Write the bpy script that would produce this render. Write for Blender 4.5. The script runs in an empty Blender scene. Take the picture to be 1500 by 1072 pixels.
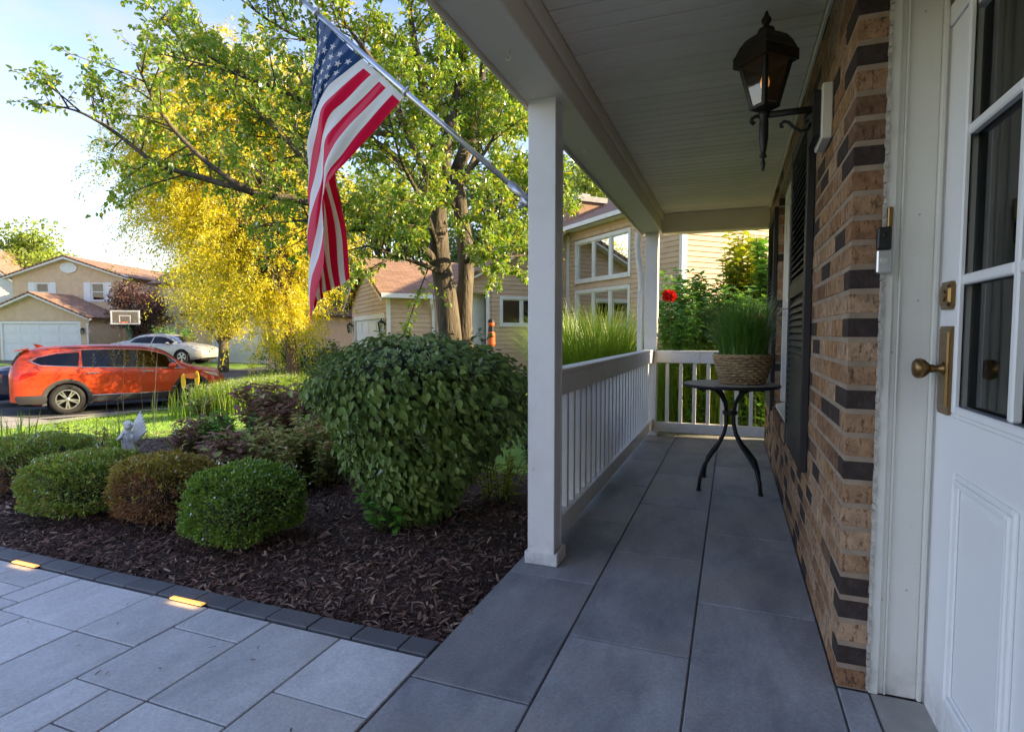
import bpy, math, random
import numpy as np
from mathutils import Vector, Matrix

# ---------------------------------------------------------------- camera, sky, sun, exposure
S = bpy.context.scene
COL = S.collection
cam_d = bpy.data.cameras.new('camera'); cam = bpy.data.objects.new('camera', cam_d); COL.objects.link(cam)
cam_d.sensor_width = 36.0; cam_d.lens = 20.16; cam_d.clip_start = 0.02; cam_d.clip_end = 2000
cam.location = (0, 0, 1.16)
cam.rotation_euler = (math.radians(90 - 3.27), 0, math.radians(21.0))
S.camera = cam
SUN_AZ = math.radians(20.0)      # measured from +X towards +Y
SUN_EL = math.radians(21.0)
W = bpy.data.worlds.new('World'); S.world = W; W.use_nodes = True
wn, wl = W.node_tree.nodes, W.node_tree.links
wn.clear()
w_out = wn.new('ShaderNodeOutputWorld'); w_bg = wn.new('ShaderNodeBackground')
w_sky = wn.new('ShaderNodeTexSky'); w_sky.sky_type = 'NISHITA'; w_sky.sun_disc = False
w_sky.sun_elevation = SUN_EL
w_sky.sun_rotation = math.pi / 2 - SUN_AZ
w_sky.air_density = 1.3; w_sky.dust_density = 0.4; w_sky.ozone_density = 4.0
w_bg.inputs['Strength'].default_value = 0.082
# thin cirrus streaks, denser towards the horizon
w_tc = wn.new('ShaderNodeTexCoord'); w_map = wn.new('ShaderNodeMapping')
w_map.inputs['Scale'].default_value = (1.6, 1.6, 6.0); w_map.inputs['Rotation'].default_value = (0.25, 0.2, 0.6)
w_no = wn.new('ShaderNodeTexNoise'); w_no.inputs['Scale'].default_value = 2.3; w_no.inputs['Detail'].default_value = 7; w_no.inputs['Roughness'].default_value = 0.58
w_no.inputs['Distortion'].default_value = 0.5
w_ra = wn.new('ShaderNodeValToRGB')
w_ra.color_ramp.elements[0].position = 0.46; w_ra.color_ramp.elements[0].color = (0, 0, 0, 1)
w_ra.color_ramp.elements[1].position = 0.78; w_ra.color_ramp.elements[1].color = (.62, .62, .62, 1)
w_mix = wn.new('ShaderNodeMixRGB'); w_mix.inputs['Color2'].default_value = (2.0, 2.3, 2.8, 1)
wl.new(w_tc.outputs['Generated'], w_map.inputs['Vector']); wl.new(w_map.outputs['Vector'], w_no.inputs['Vector'])
wl.new(w_no.outputs['Fac'], w_ra.inputs['Fac']); wl.new(w_ra.outputs['Color'], w_mix.inputs['Fac'])
wl.new(w_sky.outputs['Color'], w_mix.inputs['Color1'])
w_tint = wn.new('ShaderNodeMixRGB'); w_tint.blend_type = 'MULTIPLY'; w_tint.inputs['Fac'].default_value = 1; w_tint.inputs['Color2'].default_value = (1.12, .89, .89, 1)
wl.new(w_mix.outputs['Color'], w_tint.inputs['Color1']); wl.new(w_tint.outputs['Color'], w_bg.inputs['Color']); wl.new(w_bg.outputs['Background'], w_out.inputs['Surface'])
sun_d = bpy.data.lights.new('sun', 'SUN'); sun = bpy.data.objects.new('sun', sun_d); COL.objects.link(sun)
sun_d.energy = 2.8; sun_d.angle = math.radians(0.6); sun_d.color = (1.0, 0.78, 0.46)
_sd = Vector((math.cos(SUN_AZ) * math.cos(SUN_EL), math.sin(SUN_AZ) * math.cos(SUN_EL), math.sin(SUN_EL)))
sun.rotation_euler = _sd.to_track_quat('Z', 'Y').to_euler()
S.view_settings.view_transform = 'Standard'; S.view_settings.look = 'None'
S.view_settings.gamma = 1.0; S.view_settings.use_curve_mapping = False
S.view_settings.exposure = 2.5
S.render.engine = 'CYCLES'
S.cycles.max_bounces = 8; S.cycles.diffuse_bounces = 5; S.cycles.transparent_max_bounces = 8
S.cycles.use_denoising = True
try: S.cycles.denoiser = 'OPENIMAGEDENOISE'
except Exception: pass
S.cycles.caustics_reflective = False; S.cycles.caustics_refractive = False

# ---------------------------------------------------------------- helpers
R = random.Random(7)
NR = np.random.default_rng(7)
ROOT = {}          # name -> inverse world matrix of the thing

def props(o, label=None, cat=None, group=None, kind=None):
    if label: o['label'] = label
    if cat: o['category'] = cat
    if group: o['group'] = group
    if kind: o['kind'] = kind
    return o

def thing(name, label, cat, loc=(0, 0, 0), rotz=0.0, group=None, kind=None):
    o = bpy.data.objects.new(name, None); COL.objects.link(o)
    o.empty_display_size = 0.1
    o.location = loc; o.rotation_euler = (0, 0, rotz)
    props(o, label, cat, group, kind)
    ROOT[o.name] = Matrix.LocRotScale(Vector(loc), Matrix.Rotation(rotz, 3, 'Z'), Vector((1, 1, 1))).inverted()
    return o

def root_of(o):
    while o.parent is not None: o = o.parent
    return o

class MB:
    """collects geometry; build() links it as one mesh object"""
    def __init__(s): s.v = []; s.f = []; s.m = []; s.n = 0; s.mi = 0
    def add(s, vs, fs):
        k = s.n; s.v.extend([tuple(map(float, q)) for q in vs]); s.n += len(vs)
        for f in fs: s.f.append(tuple(i + k for i in f)); s.m.append(s.mi)
        return s
    def quad(s, a, b, c, d): return s.add([a, b, c, d], [(0, 1, 2, 3)])
    def box(s, x0, x1, y0, y1, z0, z1, c=0.0):
        if x0 > x1: x0, x1 = x1, x0
        if y0 > y1: y0, y1 = y1, y0
        if z0 > z1: z0, z1 = z1, z0
        if c <= 0:
            return s.add([(x0, y0, z0), (x1, y0, z0), (x1, y1, z0), (x0, y1, z0), (x0, y0, z1), (x1, y0, z1), (x1, y1, z1), (x0, y1, z1)],
                         [(0, 3, 2, 1), (4, 5, 6, 7), (0, 1, 5, 4), (1, 2, 6, 5), (2, 3, 7, 6), (3, 0, 4, 7)])
        vs, idx = [], {}
        lo, hi = (x0, y0, z0), (x1, y1, z1)
        for sx in (0, 1):
            for sy in (0, 1):
                for sz in (0, 1):
                    sg = (sx, sy, sz)
                    for ax in range(3):
                        p = []
                        for k in range(3):
                            e = (lo, hi)[sg[k]][k]
                            p.append(e if k == ax else e + (c if sg[k] == 0 else -c))
                        idx[(sg, ax)] = len(vs); vs.append(tuple(p))
        fs = []
        for ax in range(3):
            o1, o2 = (ax + 1) % 3, (ax + 2) % 3
            for sd in (0, 1):
                q = []
                for a, b in ((0, 0), (1, 0), (1, 1), (0, 1)):
                    sg = [0, 0, 0]; sg[ax] = sd; sg[o1] = a; sg[o2] = b
                    q.append(idx[(tuple(sg), ax)])
                fs.append(tuple(q if sd else q[::-1]))
        for ax in range(3):
            o1, o2 = (ax + 1) % 3, (ax + 2) % 3
            for a in (0, 1):
                for b in (0, 1):
                    s0 = [0, 0, 0]; s0[o1] = a; s0[o2] = b; s1 = list(s0); s1[ax] = 1
                    s0, s1 = tuple(s0), tuple(s1)
                    q = (idx[(s0, o1)], idx[(s1, o1)], idx[(s1, o2)], idx[(s0, o2)])
                    fs.append(q if a != b else q[::-1])
        for sg in [(a, b, c2) for a in (0, 1) for b in (0, 1) for c2 in (0, 1)]:
            t = (idx[(sg, 0)], idx[(sg, 1)], idx[(sg, 2)])
            fs.append(t if sum(sg) % 2 == 1 else t[::-1])
        return s.add(vs, fs)
    def xform(s, start, M):
        for i in range(start, s.n): s.v[i] = tuple(M @ Vector(s.v[i]))
        return s
    def tube(s, pts, rad, n=8, cap=True):
        pts = [Vector(p) for p in pts]
        if not hasattr(rad, '__len__'): rad = [rad] * len(pts)
        t0 = (pts[1] - pts[0]).normalized()
        ref = Vector((0, 0, 1)) if abs(t0.z) < .9 else Vector((1, 0, 0))
        nx = t0.cross(ref).normalized(); vs = []
        for i, p in enumerate(pts):
            t = (pts[min(i + 1, len(pts) - 1)] - pts[max(i - 1, 0)])
            t = t.normalized() if t.length > 1e-9 else t0
            nx = (nx - t * nx.dot(t)); nx = nx.normalized() if nx.length > 1e-6 else t.orthogonal().normalized()
            ny = t.cross(nx)
            for k in range(n):
                a = 2 * math.pi * k / n
                vs.append(p + (nx * math.cos(a) + ny * math.sin(a)) * rad[i])
        fs = [(i * n + k, i * n + (k + 1) % n, (i + 1) * n + (k + 1) % n, (i + 1) * n + k) for i in range(len(pts) - 1) for k in range(n)]
        if cap:
            fs.append(tuple(range(n))[::-1]); fs.append(tuple((len(pts) - 1) * n + k for k in range(n)))
        return s.add(vs, fs)
    def lathe(s, prof, c=(0, 0, 0), n=24, M=None, cap=True):
        """prof: (r, z) pairs about the z axis at c"""
        vs = [(r * math.cos(2 * math.pi * k / n), r * math.sin(2 * math.pi * k / n), z) for r, z in prof for k in range(n)]
        fs = [(i * n + k, i * n + (k + 1) % n, (i + 1) * n + (k + 1) % n, (i + 1) * n + k) for i in range(len(prof) - 1) for k in range(n)]
        if cap: fs.append(tuple(range(n))[::-1]); fs.append(tuple((len(prof) - 1) * n + k for k in range(n)))
        if M is not None: vs = [M @ Vector(q) for q in vs]
        return s.add([(q[0] + c[0], q[1] + c[1], q[2] + c[2]) for q in vs], fs)
    def prism(s, poly, f0, f1):
        """poly: 2-d outline; f0, f1 map (a, b) to the two faces"""
        n = len(poly)
        vs = [f0(*p) for p in poly] + [f1(*p) for p in poly]
        fs = [tuple(range(n))[::-1], tuple(range(n, 2 * n))] + [(i, (i + 1) % n, n + (i + 1) % n, n + i) for i in range(n)]
        return s.add(vs, fs)
    def ball(s, c, r, n=12, m=8):
        rx, ry, rz = (r, r, r) if not hasattr(r, '__len__') else r
        prof = [(math.sin(math.pi * i / m), -math.cos(math.pi * i / m)) for i in range(m + 1)]
        prof[0] = (.02, -1); prof[-1] = (.02, 1)
        M = Matrix.Diagonal((rx, ry, rz))
        return s.lathe(prof, c, n, M)
    def build(s, name, mat, parent=None, smooth=False, local=False, kind=None, label=None, origin=None):
        return link_mesh(name, np.array(s.v, dtype=np.float64).reshape(-1, 3), s.f, mat, parent, smooth, local, kind, label, origin, s.m)

def link_mesh(name, v, f, mat, parent=None, smooth=False, local=False, kind=None, label=None, origin=None, midx=None):
    v = np.asarray(v, dtype=np.float64).reshape(-1, 3)
    inv = None
    if parent is not None and not local:
        inv = ROOT.get(root_of(parent).name)
    if inv is not None:
        A = np.array(inv); v = v @ A[:3, :3].T + A[:3, 3]
    if origin is not None:
        v = v - np.array(origin)
    me = bpy.data.meshes.new(name)
    if isinstance(f, np.ndarray):
        me.vertices.add(len(v)); me.vertices.foreach_set('co', v.astype(np.float32).ravel())
        k = f.shape[1]
        me.loops.add(f.size); me.loops.foreach_set('vertex_index', f.astype(np.int32).ravel())
        me.polygons.add(len(f)); me.polygons.foreach_set('loop_start', np.arange(0, f.size, k, dtype=np.int32))
        try: me.polygons.foreach_set('loop_total', np.full(len(f), k, dtype=np.int32))
        except Exception: pass
        me.update(calc_edges=True)
    else:
        me.from_pydata(v.tolist(), [], f); me.update()
    mats = mat if isinstance(mat, (list, tuple)) else [mat]
    for q in mats: me.materials.append(q)
    if midx is not None and len(mats) > 1: me.polygons.foreach_set('material_index', np.array(midx, dtype=np.int32))
    if smooth: me.polygons.foreach_set('use_smooth', np.ones(len(me.polygons), dtype=bool))
    o = bpy.data.objects.new(name, me); COL.objects.link(o)
    if parent is not None: o.parent = parent
    if origin is not None: o.location = origin
    props(o, label=label, kind=kind)
    return o

def copy_obj(o, parent, loc, scale=None, rot=None):
    c = o.copy(); COL.objects.link(c); c.parent = parent; c.location = loc
    if scale: c.scale = scale
    if rot: c.rotation_euler = rot
    return c

def bevel(o, w=.004, seg=2, ang=35):
    m = o.modifiers.new('bevel', 'BEVEL'); m.width = w; m.segments = seg; m.limit_method = 'ANGLE'; m.angle_limit = math.radians(ang)
    return o

# ---------------------------------------------------------------- materials
class NT:
    def __init__(s, name):
        s.m = bpy.data.materials.new(name); s.m.use_nodes = True
        s.n, s.l = s.m.node_tree.nodes, s.m.node_tree.links
        s.n.clear(); s.out = s.n.new('ShaderNodeOutputMaterial')
    def N(s, t, **kw):
        q = s.n.new(t)
        for k, v in kw.items():
            if hasattr(q, k): setattr(q, k, v)
            else: q.inputs[k].default_value = v
        return q
    def L(s, a, b): s.l.new(a, b)
    def math(s, op, a, b=None, clamp=False):
        q = s.n.new('ShaderNodeMath'); q.operation = op; q.use_clamp = clamp
        for i, x in enumerate((a, b)):
            if x is None: continue
            if isinstance(x, (int, float)): q.inputs[i].default_value = x
            else: s.L(x, q.inputs[i])
        return q.outputs[0]
    def mix(s, fac, a, b, blend='MIX'):
        q = s.n.new('ShaderNodeMixRGB'); q.blend_type = blend
        for i, x in enumerate((fac, a, b)):
            if isinstance(x, (int, float)): q.inputs[i].default_value = x if i == 0 else (x, x, x, 1)
            elif isinstance(x, (tuple, list)): q.inputs[i].default_value = (*x[:3], 1)
            else: s.L(x, q.inputs[i])
        return q.outputs[0]
    def coord(s, kind='pos', scale=(1, 1, 1)):
        if kind == 'pos': o = s.n.new('ShaderNodeNewGeometry').outputs['Position']
        else: o = s.n.new('ShaderNodeTexCoord').outputs['Object']
        q = s.n.new('ShaderNodeMapping'); q.inputs['Scale'].default_value = scale; s.L(o, q.inputs['Vector'])
        return q.outputs[0]
    def noise(s, co, scale, detail=4, rough=.55, dist=0):
        q = s.n.new('ShaderNodeTexNoise'); q.inputs['Scale'].default_value = scale; q.inputs['Detail'].default_value = detail
        q.inputs['Roughness'].default_value = rough; q.inputs['Distortion'].default_value = dist
        s.L(co, q.inputs['Vector']); return q.outputs['Fac']
    def ramp(s, fac, stops):
        q = s.n.new('ShaderNodeValToRGB'); e = q.color_ramp.elements
        while len(e) < len(stops): e.new(.5)
        for i, (p, c) in enumerate(stops):
            e[i].position = p; e[i].color = (c, c, c, 1) if isinstance(c, (int, float)) else (*c[:3], 1)
        s.L(fac, q.inputs['Fac']); return q.outputs['Color']
    def rnd(s, kind):
        if kind == 'obj': return s.n.new('ShaderNodeObjectInfo').outputs['Random']
        return s.n.new('ShaderNodeNewGeometry').outputs['Random Per Island']
    def bump(s, h, strength=.3, dist=.01):
        q = s.n.new('ShaderNodeBump'); q.inputs['Strength'].default_value = strength; q.inputs['Distance'].default_value = dist
        s.L(h, q.inputs['Height']); return q.outputs['Normal']
    def bsdf(s, col, rough=.6, metal=0, normal=None, spec=.5, coat=0, trans=0, emit=None, estr=0, link=True):
        q = s.n.new('ShaderNodeBsdfPrincipled')
        for key, x in (('Base Color', col), ('Roughness', rough), ('Metallic', metal), ('Specular IOR Level', spec), ('Coat Weight', coat), ('Transmission Weight', trans)):
            if isinstance(x, (int, float)): q.inputs[key].default_value = x
            elif isinstance(x, (tuple, list)): q.inputs[key].default_value = (*x[:3], 1)
            else: s.L(x, q.inputs[key])
        if normal is not None: s.L(normal, q.inputs['Normal'])
        if emit: q.inputs['Emission Color'].default_value = (*emit, 1); q.inputs['Emission Strength'].default_value = estr
        if link: s.L(q.outputs[0], s.out.inputs['Surface'])
        return q.outputs[0]

def M(name, c, rough=.6, metal=0, c2=None, scale=4, var=.12, bump=0, bscale=60, bdist=.004, rnd=None, rv=.0, spec=.5, coat=0, stretch=(1, 1, 1), kind='pos', emit=None, estr=0):
    """painted / plain surface with blotches, fine grain and optional per-piece variation"""
    t = NT(name); co = t.coord(kind, stretch)
    n1 = t.noise(co, scale, 5)
    col = t.mix(t.ramp(n1, [(.3, 0), (.7, 1)]), tuple(x * (1 - var) for x in c), tuple(min(1, x * (1 + var)) for x in (c2 or c)))
    if rnd:
        r = t.rnd(rnd); f = t.math('ADD', t.math('MULTIPLY', r, 2 * rv), 1 - rv)
        col = t.mix(1.0, col, f, 'MULTIPLY')
    nrm = None
    if bump: nrm = t.bump(t.noise(co, bscale, 4), bump, bdist)
    rr = t.math('ADD', t.math('MULTIPLY', n1, .2), rough - .1)
    t.bsdf(col, rr, metal, nrm, spec, coat, emit=emit, estr=estr)
    return t.m

def leafM(name, c1, c2, c3=None, trans=.35, rough=.45, gloss=.08, clump=None):
    """leaf: per-leaf colour between c1 and c2 (a share of c3), light passes through"""
    t = NT(name); r = t.rnd('island'); ob = t.rnd('obj')
    rr = t.math('FRACT', t.math('ADD', r, ob))
    col = t.mix(rr, c1, c2)
    if c3:
        q = t.math('FRACT', t.math('MULTIPLY', rr, 13.7))
        col = t.mix(t.ramp(q, [(.72, 0), (.86, 1)]), col, c3)
    if clump:
        n = t.noise(t.coord('pos'), clump[0], 3)
        col = t.mix(t.ramp(n, [(.42, 0), (.6, 1)]), col, clump[1])
    d = t.N('ShaderNodeBsdfDiffuse'); t.L(col, d.inputs['Color'])
    tr = t.N('ShaderNodeBsdfTranslucent')
    tc = t.mix(1.0, col, (1.25, 1.15, .55), 'MULTIPLY'); t.L(tc, tr.inputs['Color'])
    m1 = t.N('ShaderNodeMixShader'); m1.inputs[0].default_value = trans; t.L(d.outputs[0], m1.inputs[1]); t.L(tr.outputs[0], m1.inputs[2])
    g = t.N('ShaderNodeBsdfGlossy'); g.inputs['Roughness'].default_value = rough; g.inputs['Color'].default_value = (.9, .95, 1, 1)
    fr = t.N('ShaderNodeFresnel'); fr.inputs['IOR'].default_value = 1.4
    m2 = t.N('ShaderNodeMixShader'); t.L(t.math('MULTIPLY', fr.outputs[0], gloss * 10, True), m2.inputs[0])
    t.L(m1.outputs[0], m2.inputs[1]); t.L(g.outputs[0], m2.inputs[2])
    t.L(m2.outputs[0], t.out.inputs['Surface'])
    return t.m

def glassM(name, tint=(.02, .025, .03), rough=.02, k=1.6):
    """window glass: part mirror, part see-through"""
    t = NT(name)
    tr = t.N('ShaderNodeBsdfTransparent'); tr.inputs['Color'].default_value = (*tint, 1)
    gl = t.N('ShaderNodeBsdfGlossy'); gl.inputs['Roughness'].default_value = rough
    co = t.coord('pos'); nb = t.bump(t.noise(co, 3.0, 2), .03, .02); t.L(nb, gl.inputs['Normal'])
    fr = t.N('ShaderNodeFresnel'); fr.inputs['IOR'].default_value = 1.55
    f = t.math('ADD', t.math('MULTIPLY', fr.outputs[0], k), .02, True)
    m = t.N('ShaderNodeMixShader'); t.L(f, m.inputs[0]); t.L(tr.outputs[0], m.inputs[1]); t.L(gl.outputs[0], m.inputs[2])
    t.L(m.outputs[0], t.out.inputs['Surface'])
    return t.m

def brickM(name, kind):
    t = NT(name); r = t.rnd(kind); co = t.coord('pos')
    base = t.ramp(r, [(0.0, (.38, .23, .135)), (.24, (.46, .30, .19)), (.44, (.32, .175, .095)), (.57, (.41, .235, .12)), (.67, (.20, .115, .072)), (.76, (.055, .042, .04)), (1.0, (.03, .025, .026))])
    for nd in t.n:
        if nd.type == 'VALTORGB': nd.color_ramp.interpolation = 'CONSTANT'
    n1 = t.noise(co, 20, 6, .75); n2 = t.noise(t.coord('pos', (1, 1, .4)), 55, 5, .8)
    col = t.mix(t.ramp(n1, [(.35, 0), (.7, 1)]), t.mix(1, base, .62, 'MULTIPLY'), t.mix(1, base, 1.3, 'MULTIPLY'))
    col = t.mix(t.math('MULTIPLY', t.ramp(n2, [(.52, 0), (.60, 1)]), .75), col, (.055, .028, .016))
    h = t.math('ADD', t.math('MULTIPLY', n1, .5), n2)
    t.bsdf(col, .85, 0, t.bump(h, .9, .006), .25)
    return t.m

def stoneM(name, c1, c2, c3, grain, rv=.1):
    """bluestone slab: cloudy streaks, fine grain, per-slab tone"""
    t = NT(name); r = t.rnd('obj')
    off = t.N('ShaderNodeVectorMath', operation='ADD'); t.L(t.n.new('ShaderNodeNewGeometry').outputs['Position'], off.inputs[0])
    cmb = t.N('ShaderNodeCombineXYZ'); t.L(t.math('MULTIPLY', r, 31.0), cmb.inputs[0]); t.L(t.math('MULTIPLY', r, 17.0), cmb.inputs[1]); t.L(cmb.outputs[0], off.inputs[1])
    mp = t.N('ShaderNodeMapping'); mp.inputs['Rotation'].default_value = (0, 0, .9); mp.inputs['Scale'].default_value = (1, .45, 1); t.L(off.outputs[0], mp.inputs['Vector'])
    n1 = t.noise(mp.outputs[0], 4.0, 9, .72, .25); n2 = t.noise(off.outputs[0], grain, 5, .7); n3 = t.noise(off.outputs[0], 1.3, 3)
    col = t.mix(t.ramp(n1, [(.36, 0), (.64, 1)]), c1, c2)
    col = t.mix(t.ramp(n3, [(.46, 0), (.66, .8)]), col, c3)
    col = t.mix(1, col, t.math('ADD', t.math('MULTIPLY', n2, .9), .55), 'MULTIPLY')
    col = t.mix(1, col, t.math('ADD', t.math('MULTIPLY', r, 2 * rv), 1 - rv), 'MULTIPLY')
    h = t.math('ADD', t.math('MULTIPLY', n2, .5), n1)
    t.bsdf(col, t.math('ADD', t.math('MULTIPLY', n1, .25), .42), 0, t.bump(h, .35, .004), .4)
    return t.m

def paintM(name, c=(.78, .78, .76), dirt=.42, rough=.45):
    """old white paint on wood: faint grain, dents, grey dirt"""
    t = NT(name); co = t.coord('pos')
    n1 = t.noise(co, 3.0, 6, .6); n2 = t.noise(t.coord('pos', (60, 60, 3)), 1.0, 5, .6); n3 = t.noise(co, 18, 4, .7)
    n4 = t.noise(co, 55, 3, .6)
    col = t.mix(t.math('MULTIPLY', t.ramp(n1, [(.42, 0), (.72, 1)]), dirt), c, tuple(x * .72 for x in c))
    col = t.mix(t.math('MULTIPLY', t.ramp(n3, [(.66, 0), (.74, 1)]), dirt * .9), col, (c[0] * .6, c[1] * .57, c[2] * .52))
    col = t.mix(t.math('MULTIPLY', t.ramp(n4, [(.73, 0), (.76, 1)]), min(1, dirt * 2)), col, (.30, .27, .23))
    sp = t.N('ShaderNodeSeparateXYZ'); t.L(t.n.new('ShaderNodeNewGeometry').outputs['Position'], sp.inputs[0])
    low = t.math('MULTIPLY', t.ramp(sp.outputs[2], [(.0, 1), (.16, 0)]), t.ramp(n3, [(.35, 0), (.65, 1)]))
    col = t.mix(t.math('MULTIPLY', low, .55), col, (.34, .31, .27))
    h = t.math('ADD', t.math('MULTIPLY', n2, .45), t.math('MULTIPLY', n3, .6))
    t.bsdf(col, t.math('ADD', t.math('MULTIPLY', n3, .25), rough - .1), 0, t.bump(h, .5, .004), .45)
    return t.m

def carM(name, c):
    t = NT(name); co = t.coord('obj')
    n = t.noise(co, 900, 2); col = t.mix(n, tuple(x * .85 for x in c), tuple(min(1, x * 1.15) for x in c))
    d = t.noise(co, 3.0, 5); col = t.mix(t.math('MULTIPLY', t.ramp(d, [(.5, 0), (.8, 1)]), .12), col, (.3, .27, .22))
    t.bsdf(col, .36, .25, None, .5, .45)
    return t.m

WHITE = paintM('white_paint', (.86, .85, .84)); WHITE2 = paintM('cream_paint', (.72, .71, .66), .18)
DOORW = paintM('door_paint', (.87, .87, .88), .10, .38)
VINYL = M('soffit_vinyl', (.86, .79, .68), .5, var=.07, scale=2.5, rnd='obj', rv=.04, bump=.05, bscale=25)  # warm tint puts bounce light from the sunlit greenery into the colour
BRICK_O = brickM('brick_single', 'obj'); BRICK_I = brickM('brick_joined', 'island')
MORTAR = M('mortar', (.33, .255, .19), .95, var=.2, scale=12, bump=.8, bscale=160, bdist=.004)
TILE = stoneM('bluestone_tile', (.20, .208, .235), (.38, .386, .412), (.34, .315, .305), 80, .14)
PAVER = stoneM('concrete_paver', (.50, .495, .505), (.70, .69, .695), (.58, .555, .545), 90, .12)
EDGE = stoneM('edging_paver', (.105, .108, .122), (.155, .158, .175), (.13, .122, .122), 110, .12)
JOINT = M('joint_sand', (.13, .122, .118), .95, var=.25, scale=30, bump=.6, bscale=300, bdist=.002)
BLACK = M('black_metal', (.018, .018, .02), .42, .3, var=.2, scale=20, bump=.12, bscale=90)
BLACKP = M('black_shutter_paint', (.014, .014, .018), .5, var=.2, scale=12)
BRONZE = M('aged_bronze_metal', (.05, .034, .022), .5, .55, var=.35, scale=14, bump=.15, bscale=70)
BRASS = M('tarnished_brass', (.30, .19, .075), .34, .9, c2=(.20, .12, .05), var=.2, scale=22, bump=.1, bscale=60)
STEEL = M('satin_aluminium', (.62, .63, .66), .3, .9, var=.08, scale=16, bump=.05, bscale=90)
CONC = M('concrete', (.36, .345, .32), .9, var=.18, scale=7, bump=.5, bscale=120)
GLASS = glassM('window_glass', (.45, .48, .48), .02, .8)
DGLASS = glassM('dark_window_glass', (.12, .14, .15))
CAULK = M('caulk', (.5, .47, .42), .8, var=.35, scale=40, bump=.9, bscale=60, bdist=.01)
# ---------------------------------------------------------------- porch floor, walkway, edging
def slab_piece(name, mat, parent, x0, x1, y0, y1, z0, z1, c=.003, g=.0034):
    b = MB(); b.box(x0 + g, x1 - g, y0 + g, y1 - g, z0, z1, c)
    return b.build(name, mat, parent, origin=((x0 + x1) / 2, (y0 + y1) / 2, z0))
pf = MB(); pf.box(-.995, .575, -2.6, 6.9, -.40, -.007)
porch_floor = props(pf.build('porch_floor', JOINT), kind='structure')
cols = [(-1.0, -.568, 1.637), (-.568, -.118, 2.086), (-.118, .343, 2.545)]
for x0, x1, ph in cols:
    k0 = ph - .9165 * 5
    for k in range(12):
        y0, y1 = k0 + k * .9165, k0 + (k + 1) * .9165
        if y1 > 6.85: y1 = 6.85
        if y1 - y0 > .05 and y1 > -2: slab_piece('tile', TILE, porch_floor, x0, x1, y0, y1, -.03, R.uniform(-.0012, .0012))
for y0, y1 in ((-2.0, .9), (.9, 2.085)): slab_piece('tile', TILE, porch_floor, .343, .436, y0, y1, -.03, .001)
th = MB(); th.box(.440, .60, 1.0, 2.09, -.03, .0, .004)
th.build('door_threshold', CONC, porch_floor)

wk = MB(); wk.box(-9.0, -1.004, -3.0, 1.762, -.4, -.012)
walkway = props(wk.build('walkway', JOINT), kind='structure')
pv = []
def pcol(x0, x1, cuts):
    ys = [1.757] + cuts
    for a, b in zip(ys[:-1], ys[1:]): pv.append((x0, x1, b, a))
pcol(-1.378, -1.008, [1.406, .88, .53, 0, -.6, -1.2])
pcol(-1.715, -1.378, [1.226, .71, .36, -.16, -.7, -1.3])
pcol(-2.055, -1.715, [1.587, 1.226])
for x0, x1 in ((-2.055, -1.884), (-1.884, -1.715)): pv.append((x0, x1, 1.05 if x1 > -1.8 else .7, 1.226))
pv += [(-1.884, -1.715, .7, 1.05), (-2.055, -1.715, .18, .7), (-2.055, -1.715, -.5, .18)]
pcol(-2.385, -2.055, [1.430, .74, .2, -.4])
pcol(-2.865, -2.385, [1.428])
pv += [(-2.70, -2.385, .9, 1.428), (-2.70, -2.385, .38, .9), (-2.70, -2.385, -.3, .38), (-2.865, -2.70, 1.10, 1.428), (-3.04, -2.70, .55, 1.10), (-3.04, -2.70, 0, .55)]
pcol(-3.008, -2.865, [1.50, 1.10])
pcol(-3.290, -3.008, [1.60, 1.10]); pcol(-3.63, -3.29, [1.40, .88, .5]); pcol(-3.97, -3.63, [1.57, 1.05, .5])
pv += [(-3.290, -3.04, .55, 1.10)]
pcol(-4.31, -3.97, [1.23, .7]); pcol(-4.65, -4.31, [1.45, .9]); pcol(-5.3, -4.65, [1.2, .6]); pcol(-6.0, -5.3, [1.3, .7])
for x0, x1, y0, y1 in pv: slab_piece('paver', PAVER, walkway, x0, x1, y0, y1, -.05, -.004 + R.uniform(-.0012, .0012), .003, .0030)

eb = MB(); eb.box(-9.0, -1.004, 1.764, 1.872, -.3, -.014)
edging = props(eb.build('walkway_edging', JOINT), kind='structure')
x = -1.006
w = .125
while x > -6.5:
    slab_piece('edging_paver', EDGE, edging, x - w, x, 1.766, 1.868, -.06, .000 + R.uniform(-.0015, .0015), .003, .0022)
    x -= w; w = .2085
# low voltage strip lights set against the edging
GLOW = M('amber_light_lens', (.9, .55, .2), .4, var=.02, emit=(1.0, .46, .09), estr=.2)
for i, (x0, x1, lab) in enumerate(((-2.275, -2.085, 'glowing amber strip light set in the paving near the round green bush'),
                                   (-3.385, -3.20, 'glowing amber strip light at the far left end of the dark edging'))):
    t = thing('path_light', lab, 'path light', ((x0 + x1) / 2, 1.757, 0), group='path lights along the edging')
    MB().box(x0 - .004, x1 + .004, 1.745, 1.768, -.012, .003, .002).build('housing', BLACK, t)
    MB().box(x0, x1, 1.7435, 1.769, .0, .0085, .003).build('lens', GLOW, t)
    ld = bpy.data.lights.new('path_lamp', 'AREA'); ld.shape = 'RECTANGLE'; ld.size = .16; ld.size_y = .02; ld.energy = .012; ld.color = (1, .6, .22)
    lo = bpy.data.objects.new('path_lamp', ld); COL.objects.link(lo); lo.parent = t; lo.location = (0, -.03, .02); lo.rotation_euler = (math.radians(50), 0, 0)

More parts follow.
